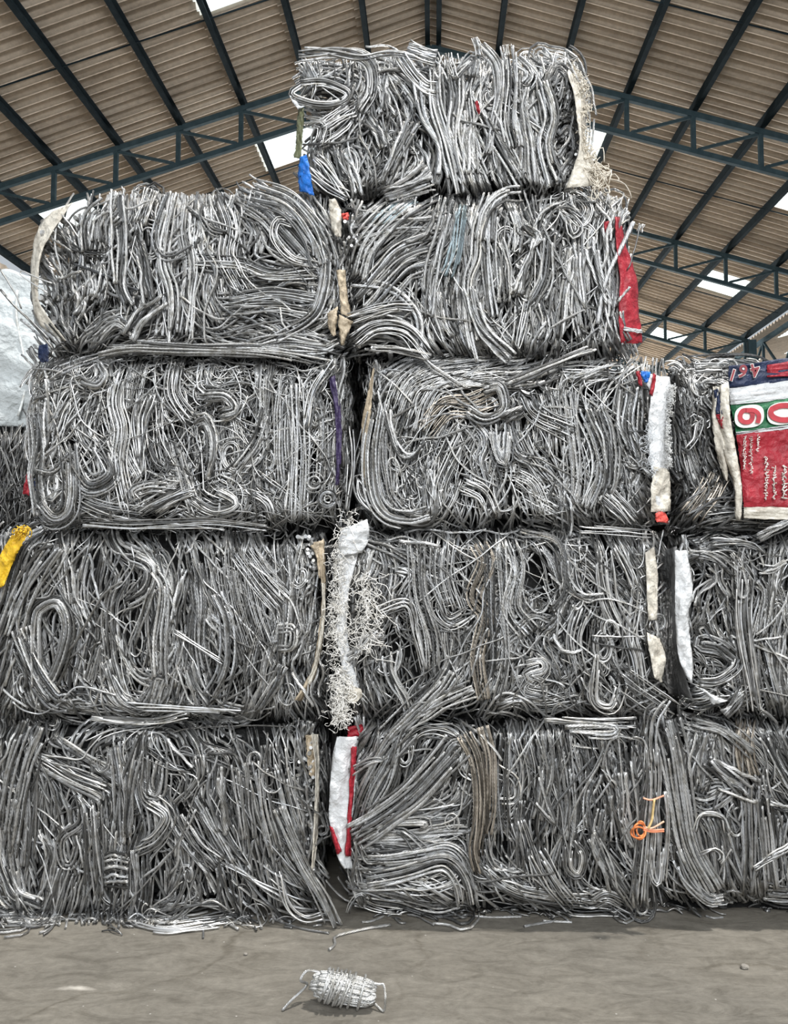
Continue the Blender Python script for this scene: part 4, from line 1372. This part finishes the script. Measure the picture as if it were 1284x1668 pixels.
C_ = bale('C', (566, 320, 1024, 584), 3.02, 'second-from-top row wire bale on the right, red sack hanging at its side', zfix=E.Z1)
C_.strokes(540, 290, .405, '''
12 50 5 : 80 400 130 260 250 130 400 20
10 50 5 : 90 440 200 330 330 230 420 150
12 60 5 : 130 520 230 400 300 330 420 290
6 24 5 : 80 260 250 200 440 190
2 7 8f : 80 420 200 430 290 480 350 560 360 690
3 12 9f : 490 90 440 250 400 400 390 560
4 16 6B : 530 110 500 300 470 400
4 16 6f : 640 70 590 200 580 320 550 420 560 600 590 740
5 18 6 : 700 60 640 140 630 330 650 560
5 14 6f : 760 40 680 60 620 130 600 250
5 18 6 : 510 380 520 600 580 740
6 18 6f : 550 440 600 600 720 730
3 14 9f : 740 460 790 330 830 220
4 14 6 : 760 330 790 380 730 480
5 18 6 : 870 230 850 400 790 520
6 24 7 : 950 270 930 400 910 640
4 16 6 : 990 260 1000 450 1020 600
3 13 9f : 1050 240 1080 380 1120 520
2 5 4f : 790 470 760 620 750 680 790 540
4 14 6 : 1000 300 980 500 1000 640
3 22 3 : 880 120 960 60 1040 80 1100 140
4 22 2.4 : 900 90 980 60 1040 120 1010 180 950 150
5 12 4f : 950 170 970 230 1000 200 960 160
10 22 4f : 90 660 180 600 300 610 400 720
3 8 5f : 150 680 280 690 400 720
6 22 6 : 660 250 690 350 700 500
6 24 6 : 430 460 440 560 480 640
6 24 5 : 860 500 880 600 860 660
4 12 6f : 770 190 830 240 790 270
6 22 5 : 720 90 750 200 740 300
6 26 5B : 340 60 260 120 180 200
5 16 4f : 60 570 160 540 250 520 330 520
6 26 6 : 1120 200 1140 400 1130 560
4 14 5f : 1150 540 1170 620 1190 660
5 20 5 : 560 120 540 260 560 380
1 4 6f : 420 140 380 220 300 260
''')
C_.strokes(960, 340, .144, '''
1 3 8fl : 490 150 330 480 150 850 60 1300
1 3 8fl : 280 30 230 300 170 700
1 3 3f : 580 190 540 350 480 600 430 690
5 8 2fx : 570 260 580 220 590 170
5 10 2fx : 350 110 390 60 440 20
1 3 5f : 330 1060 400 970 470 890
''')
C_.fill(210, 110, d=(3.4, 6.4), curls=28, own_front=24)
C_.spikes(600, 1010, 324, 40, (2, 12), 4)
C_.ends(572, 340, 600, 430, 12, 5)
C_.ends(576, 555, 640, 575, 14, 5)
C_.sides('lrt')
cs = C_.sheet('red_sack', [(1002, 354), (1004, 400), (1010, 450), (1008, 510), (1012, 559)], [(1010, 352), (1020, 400), (1038, 455), (1040, 500), (1047, 559)], M_RED, 'bright red woven sack hanging at the right side', 0.02, -0.04, 0.012)
C_.sheet('sack_stripe', [(1016, 533), (1016, 536), (1017, 539)], [(1046, 537), (1047, 540), (1047, 543)], M_WHITE, 'white stripe across the red sack', 0.032, -0.03, 0.014, rows=6, parent=cs)
C_.sheet('sack_scrap', [(984, 362), (985, 375), (988, 386)], [(994, 360), (994, 375), (992, 386)], M_RED, 'small red scrap between the wires', 0.0, 0.0, rows=8)
C_.finish()

# ---- the single bale on top
A = bale('A', (494, 98, 942, 322), 3.06, 'topmost wire bale crowning the stack, standing alone under the roof ridge', zfix=(B.Z1 + C_.Z1) / 2)
A.strokes(440, 40, .467, '''
8 14 4f : 100 110 250 100 340 140 350 230 310 300
5 10 4f : 110 210 190 205 270 240 240 270 160 275 90 255 75 235 110 210
4 8 4f : 120 90 200 95 320 115 430 100 580 130
6 30 8 : 370 190 390 260 410 330
3 14 8 : 400 180 395 240 390 300
6 22 8f : 400 560 450 440 500 340
4 10 8f : 520 200 540 320 590 430 590 560
6 20 6f : 570 140 580 280 620 420 660 590
5 20 7 : 640 130 650 260 640 380 690 560
6 14 5f : 720 55 790 130 800 230 780 330 760 450
6 18 6f : 750 320 820 440 890 560
6 20 5f : 830 75 840 200 830 330 850 430
5 18 7 : 890 220 880 300 900 400 920 560
5 18 7f : 950 200 980 320 960 420 1000 560
6 18 4f : 450 110 500 180 540 220 580 230
5 12 5f : 640 180 710 110 700 180
5 20 6k : 970 210 1000 150 1040 180 1030 260
5 20 6k : 980 260 1010 200 1060 220 1040 300
5 22 6k : 1010 330 1040 310 1060 360 1030 420
6 24 7k : 1000 380 1040 350 1060 430 1020 520
4 16 6k : 1000 560 1030 500 1070 540
8 28 6 : 610 320 620 440 660 560
6 22 6 : 690 300 700 420 740 580
4 16 8 : 340 330 380 380 400 430
6 20 4 : 170 420 230 380 280 330
6 20 4 : 180 360 250 310 290 290
6 22 4 : 130 330 190 350 180 420
4 14 4f : 130 500 200 560 270 600
4 12 4f : 270 610 200 500 160 460
5 14 8f : 250 440 290 540 310 600
5 16 6f : 400 590 470 560 550 500
8 26 5f : 400 600 470 580 570 550
4 14 8 : 500 420 540 460 550 560
4 12 4 : 120 130 150 200 130 260
5 18 6 : 740 190 720 260 740 330
4 16 8 : 690 350 690 430 690 520
6 20 4f : 480 80 540 100 580 110
6 20 5 : 860 330 880 420 870 540
3 12 4f : 620 100 625 130 640 190
4 14 5f : 860 120 910 170 890 210
4 14 5 : 940 100 980 130 1010 130
''')
A.strokes(440, 40, .467, '''
7 10 2fx : 730 110 722 70 716 45
5 10 2fx : 830 110 828 85 826 70
''')
A.fill(190, 110, d=(3.4, 6.8), curls=26, own_front=24)
A.spikes(600, 930, 106, 46, (4, 22), 3.6)
A.spikes(495, 600, 104, 20, (2, 12), 3)
A.ends(900, 130, 940, 300, 40, 7, (-0.1, -0.03), 'k')
A.sides('lrt')
as_ = A.sheet('netting_strip', [(924, 118), (934, 150), (940, 190), (944, 240), (936, 270), (922, 306)], [(934, 106), (950, 145), (954, 190), (954, 235), (966, 262), (978, 302)], M_CREAM, 'cream frayed net sack down the right side', 0.0, -0.06, 0.012)
A.fringe('netting_threads', [(934, 110), (952, 150), (954, 230), (976, 280)], 170, 9, 1.3, (.72, .66, .56), 0.0, -0.03, 'cream frayed threads', 1.4, wander=3, jitter=4, parent=as_)
A.fringe('netting_threads', [(962, 270), (980, 290), (970, 310)], 40, 22, 1.6, (.78, .72, .62), 1.4, -0.02, 'pale curling threads', .9, wander=9, jitter=6, parent=as_)
A.sheet('sack_lining', [(487, 168), (484, 200), (482, 240), (478, 256)], [(495, 172), (494, 205), (492, 235), (490, 258)], M_GREEN, 'olive sack edge on the left side', -0.02, 0.0, 0.004)
A.sheet('blue_sack', [(488, 256), (486, 280), (488, 312)], [(500, 252), (506, 285), (512, 318)], M_BLUE, 'bright blue woven sack at the lower left corner', -0.01, 0.02, 0.012, rows=16)
A.sheet('white_scrap', [(472, 156), (478, 168), (486, 178)], [(482, 160), (492, 168), (500, 172)], M_WHITE, 'white frayed scrap at the left', 0.02, 0.0, rows=8)
A.sheet('red_scrap', [(774, 166), (776, 176), (780, 186)], [(778, 164), (781, 174), (783, 184)], M_RED, 'small red scrap among the wires', 0.03, 0.03, rows=6)
A.finish()

# ---- bales standing behind: the neighbour stack on the left and those glimpsed through the gap
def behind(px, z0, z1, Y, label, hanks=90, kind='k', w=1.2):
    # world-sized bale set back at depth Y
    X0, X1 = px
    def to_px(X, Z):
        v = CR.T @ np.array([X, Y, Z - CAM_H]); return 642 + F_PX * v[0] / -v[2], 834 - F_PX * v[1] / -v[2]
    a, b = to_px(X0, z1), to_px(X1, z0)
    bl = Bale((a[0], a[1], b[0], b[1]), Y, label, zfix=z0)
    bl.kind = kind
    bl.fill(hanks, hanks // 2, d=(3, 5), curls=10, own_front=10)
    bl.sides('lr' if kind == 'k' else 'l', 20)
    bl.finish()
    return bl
zz = [0.0, J.Z1, G.Z1, D.Z1]
pa = on_y(-230, 780, 3.85)[0]; pb = on_y(64, 780, 3.85)[0]
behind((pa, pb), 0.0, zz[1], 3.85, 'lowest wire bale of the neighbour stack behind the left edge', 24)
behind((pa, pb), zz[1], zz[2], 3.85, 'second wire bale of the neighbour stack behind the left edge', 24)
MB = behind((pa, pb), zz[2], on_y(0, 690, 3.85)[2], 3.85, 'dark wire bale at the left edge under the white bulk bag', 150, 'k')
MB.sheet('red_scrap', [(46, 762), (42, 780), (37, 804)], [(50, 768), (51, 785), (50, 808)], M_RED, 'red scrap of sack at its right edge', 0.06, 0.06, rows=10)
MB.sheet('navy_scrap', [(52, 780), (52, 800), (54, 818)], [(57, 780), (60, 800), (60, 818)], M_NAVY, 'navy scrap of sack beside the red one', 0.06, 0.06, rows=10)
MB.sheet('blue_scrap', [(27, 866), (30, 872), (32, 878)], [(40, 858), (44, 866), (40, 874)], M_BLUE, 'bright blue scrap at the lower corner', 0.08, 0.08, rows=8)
ga, gb = on_y(480, 800, 4.15)[0], on_y(700, 800, 4.15)[0]  # gap bales: wires toned dark, the gap's shade put into their colour
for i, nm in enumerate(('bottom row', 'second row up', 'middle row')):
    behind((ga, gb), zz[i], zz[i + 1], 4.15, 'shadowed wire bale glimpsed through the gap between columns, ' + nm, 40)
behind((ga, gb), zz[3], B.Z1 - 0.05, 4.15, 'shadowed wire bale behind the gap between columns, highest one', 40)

# ------------------------------------------------------------------ white bulk bag on the left neighbour stack
def bulk_bag():
    Yc = 4.42
    zb = MB.Z1
    x0 = on_y(-150, 600, 3.95)[0]; x1 = on_y(80, 600, 3.95)[0]
    zt = on_y(30, 432, 3.95)[2]
    org = ((x0 + x1) / 2, Yc, zb)
    t = empty('bulk_bag', org, 'large white woven bulk bag slumped on the dark bale at the left edge', 'bag')
    bm = bmesh.new()
    bmesh.ops.create_cube(bm, size=1)
    bmesh.ops.subdivide_edges(bm, edges=bm.edges[:], cuts=40, use_grid_fill=True)
    sx, sy, sz = x1 - x0, 0.95, zt - zb
    for v in bm.verts:
        p = v.co * 2
        q = Vector((p.x * math.sqrt(max(0, 1 - p.y ** 2 / 3.2)), p.y * math.sqrt(max(0, 1 - p.x ** 2 / 3.2)), p.z))
        prof = 1.0 + 0.05 * math.sin((p.z + 1) * 1.9) - 0.10 * max(0, -p.z - 0.7) - 0.14 * max(0, p.z - .65)
        x, y = q.x * prof * 1.06, q.y * prof * 1.06
        z = p.z * (1 - 0.05 * (p.x ** 2 + p.y ** 2) * (1 if p.z > 0 else 0.3))
        n = 0.02 * math.sin(5 * z + 4 * x) + 0.014 * math.sin(11 * x - 7 * z + 2 * y) + 0.012 * math.sin(17 * z + 9 * y + 4 * x)
        v.co = Vector(((x * (1 + n)) * sx / 2, (y * (1 + n)) * sy / 2, (z + 1) * sz / 2 + n * 0.4 * (z + 1)))
    me = bpy.data.meshes.new('bag_body'); bm.to_mesh(me); bm.free()
    me.polygons.foreach_set('use_smooth', np.ones(len(me.polygons), bool))
    m = sack_mat('white_bulk_bag', (0.56, 0.60, 0.61), (0.36, 0.38, 0.38), 0.6, 5)
    link('bag_body', me, m, t)
    T = Tubes()
    u = np.linspace(0, 1, 24)
    fx, fz = sx * 0.30, sz
    yf = -sy / 2 * 0.98
    T.add(np.stack([fx + 0.03 * np.sin(u * 5), np.full(24, yf - 0.015) + .01 * np.sin(7 * u), 0.06 + u * (sz - .2)], 1) + np.array(org), 0.007, (.75, .78, .78), 0, 0, 6)
    o = link('seam', T.mesh('seam', M_TWINE, org), None, t); o['label'] = 'raised stitched seam'
bulk_bag()

# ------------------------------------------------------------------ the wire coil on the floor
def wire_coil():
    base = on_floor(556, 1642)
    org = (base[0], base[1], 0.0)
    t = empty('wire_coil', org, 'small bright hank of aluminium wire wound tight, lying alone on the floor', 'wire coil')
    tilt = math.radians(9)
    ax = np.array([math.cos(tilt), -0.02, -math.sin(tilt)]); ax /= np.linalg.norm(ax)
    up = np.array([math.sin(tilt), 0, math.cos(tilt)]); up -= up @ ax * ax; up /= np.linalg.norm(up)
    sd = np.cross(up, ax)
    cen = np.array([org[0] + 0.004, org[1], 0.060])
    Ln = 0.098
    def rad(s): return 0.043 * (1 - 0.22 * max(0, -s) ** 2 - 0.10 * max(0, s) ** 2)
    wr = 0.0034
    T = Tubes()
    def pt(s, a, rr): return cen + ax * Ln * s + (up * math.cos(a) + sd * math.sin(a)) * rr
    # lengthwise loops, each a hairpin round both ends
    for k in range(60):
        a = k / 60 * 2 * PI * 3 + rng.normal(0, .1)
        q = rng.uniform(.55, 1.0) if k > 14 else rng.uniform(.9, 1.0)
        a2 = a + rng.uniform(.35, .9)
        e0, e1 = rng.uniform(.82, 1.0), rng.uniform(.85, 1.04)
        P = [pt(-e0 + .12, a, rad(-.8) * q * .92)]
        for s in (-.5, 0, .5): P.append(pt(s, a, rad(s) * q * 0.93))
        P += [pt(e1 * .9, a, rad(1) * q * .9), pt(e1 * 1.05, (a + a2) / 2, rad(1) * q * .62), pt(e1 * .85, a2, rad(1) * q * .7)]
        for s in (.3, -.3): P.append(pt(s, a2, rad(s) * q * .78))
        P += [pt(-e0 * .9, a2, rad(-.8) * q * .7), pt(-e0 * 1.06, (a + a2) / 2, rad(-.8) * q * .6)]
        T.add(catmull(P, 56), wr, (.76, .76, .75), 1, 6, 14, (0.1, 0.2, 1), ph=k)
    link('winding', T.mesh('winding', M_WIRE, org), None, t)
    T = Tubes()
    # cross-wise turns near the left half, and two single turns further right
    u = np.linspace(0, 1, 300)
    a = u * 2 * PI * 9
    s = -0.66 + 0.80 * u + 0.10 * np.cos(a) + 0.03 * np.sin(a * 0.37 + 1) + 0.02 * np.sin(a * 1.7)
    T.add(np.stack([pt(si, ai, rad(si) + 0.006 + 0.002 * math.sin(ai * 1.3)) for si, ai in zip(s, a)]), wr, (.76, .76, .75), 1, 6, 14, (0.1, 1, .2))
    for sc in (.30, .62):
        a = np.linspace(0, 2 * PI * 1.04, 60)
        T.add(np.stack([pt(sc + .05 * math.cos(x), x, rad(sc) + 0.006) for x in a]), wr, (.76, .76, .75), 1, 6, 14, (0.1, 1, .2))
    o = link('binding_turns', T.mesh('binding_turns', M_WIRE, org), None, t); o['label'] = 'wire turns wound crosswise round the hank'
    T = Tubes()
    l0 = pt(-1.0, -0.4, 0.02)
    fl = on_floor(460, 1646, wr)
    P = catmull([pt(-.8, .5, .03), pt(-1.22, 0.2, .028), pt(-1.36, -1.2, .016), pt(-1.15, 2.6, .02), (fl * .55 + pt(-1.25, PI, .02) * .45), fl], 40)
    T.add(P, wr * 1.05, (.6, .6, .6), 1, 6, 14, (0, 1, 0.2))
    link('loose_end', T.mesh('loose_end', M_WIRE, org), None, t)
    T = Tubes()
    fr = on_floor(625, 1648, wr)
    rt = pt(1.05, .3, .03)
    P = catmull([pt(.8, .4, .03), pt(1.12, .5, .03), pt(1.28, .4, .03), np.array([fr[0] + .006, fr[1], .045]), fr + np.array([.002, 0, .004]), fr * .7 + pt(.95, PI, .02) * .3, pt(.95, PI * .9, .022)], 44)
    T.add(P, wr, (.76, .76, .75), 1, 6, 14, (0, 1, 0.2))
    link('loose_end', T.mesh('loose_end', M_WIRE, org), None, t)
wire_coil()

# ------------------------------------------------------------------ wire scraps and grit on the floor
def offcut(pts, d, label, kind=''):
    R = d / 2 / PXM
    P = np.stack([on_floor(x, y, R + 0.001) for x, y in catmull(pts, 26)])
    T = Tubes(); c = P[len(P) // 2] * np.array([1, 1, 0])
    T.add(P, R, tone(kind), 1, 0, 8, (0, 0, 1))
    o = link('wire_offcut', T.mesh('wire_offcut', M_WIRE, c)); o.location = tuple(c)
    props(o, label, 'wire', 'wire scraps on the floor')
offcut([(536, 1547), (546, 1538), (545, 1527), (560, 1521), (600, 1512), (637, 1506)], 4.2, 'long hooked scrap of bright wire between the coil and the dark gap', 'l')
offcut([(590, 1502), (606, 1500), (626, 1492)], 3.2, 'short bent wire scrap on the floor just right of the gap', 'l')
offcut([(854, 1509), (875, 1505), (905, 1500)], 4.0, 'straight wire scrap on the floor in front of the looped bale', 'l')
offcut([(885, 1500), (905, 1501), (932, 1502)], 3.4, 'thin wire scrap crossing the end of a straight scrap on the floor')
offcut([(1150, 1492), (1162, 1495), (1178, 1494)], 3.0, 'tiny curved wire scrap on the floor at right, before the end bale', 'l')
offcut([(770, 1492), (800, 1494), (850, 1493)], 3.4, 'straight wire lying along the foot of the looped bale')
offcut([(440, 1496), (490, 1512), (536, 1520)], 3.2, 'dark thin wire trailing on the floor before the left bale', 'k')
offcut([(334, 1492), (332, 1508), (331, 1528)], 3.2, 'short wire poking forward from the left bottom bale onto the floor')
# a ragged litter of short clippings along the foot of the stack: nobody could count it
T = Tubes()
for x0, x1, y in ((-20, 520, 1502), (600, 1060, 1484), (1060, 1330, 1474)):
    for _ in range(60):
        x = rng.uniform(x0, x1); yy = y + rng.normal(0, 7); a = rng.normal(0, .5); l = rng.uniform(8, 42)
        P = catmull([(x, yy), (x + l * .5 * math.cos(a), yy + .35 * l * .5 * math.sin(a) + rng.normal(0, 2)), (x + l * math.cos(a), yy + .35 * l * math.sin(a))], 8)
        X = np.stack([on_floor(px, py, 0.004) for px, py in P]); X[:, 2] += abs(rng.normal(0, .012)) * np.sin(np.linspace(0, PI, 8))
        T.add(X, rng.uniform(2, 4.5) / 2 / PXM, tone('k' if rng.random() < .7 else ''), 0, 0, 6, (0, 0, 1))
o = link('wire_litter', T.mesh('wire_litter', M_WIRE)); props(o, 'litter of short wire clippings along the foot of the stack', 'wire litter', None, 'stuff')
def pebble(px, py, s, label, seed):
    random.seed(seed)
    bm = bmesh.new(); bmesh.ops.create_icosphere(bm, subdivisions=2, radius=s)
    for v in bm.verts: v.co = Vector((v.co.x * 1.3, v.co.y, v.co.z * .7)) * random.uniform(.85, 1.15)
    zmin = min(v.co.z for v in bm.verts)
    for v in bm.verts: v.co.z -= zmin
    me = bpy.data.meshes.new('pebble'); bm.to_mesh(me); bm.free()
    o = link('pebble', me, noise_mat('pebble_grey_%d' % seed, (.16, .14, .12), (.30, .28, .25), 30)); o.location = tuple(on_floor(px, py))
    props(o, label, 'pebble', 'grit on the floor')
pebble(1213, 1578, 0.011, 'small dark pebble alone on the floor at the right', 1)
pebble(400, 1556, 0.006, 'pale crumb of grit on the floor left of the coil', 2)
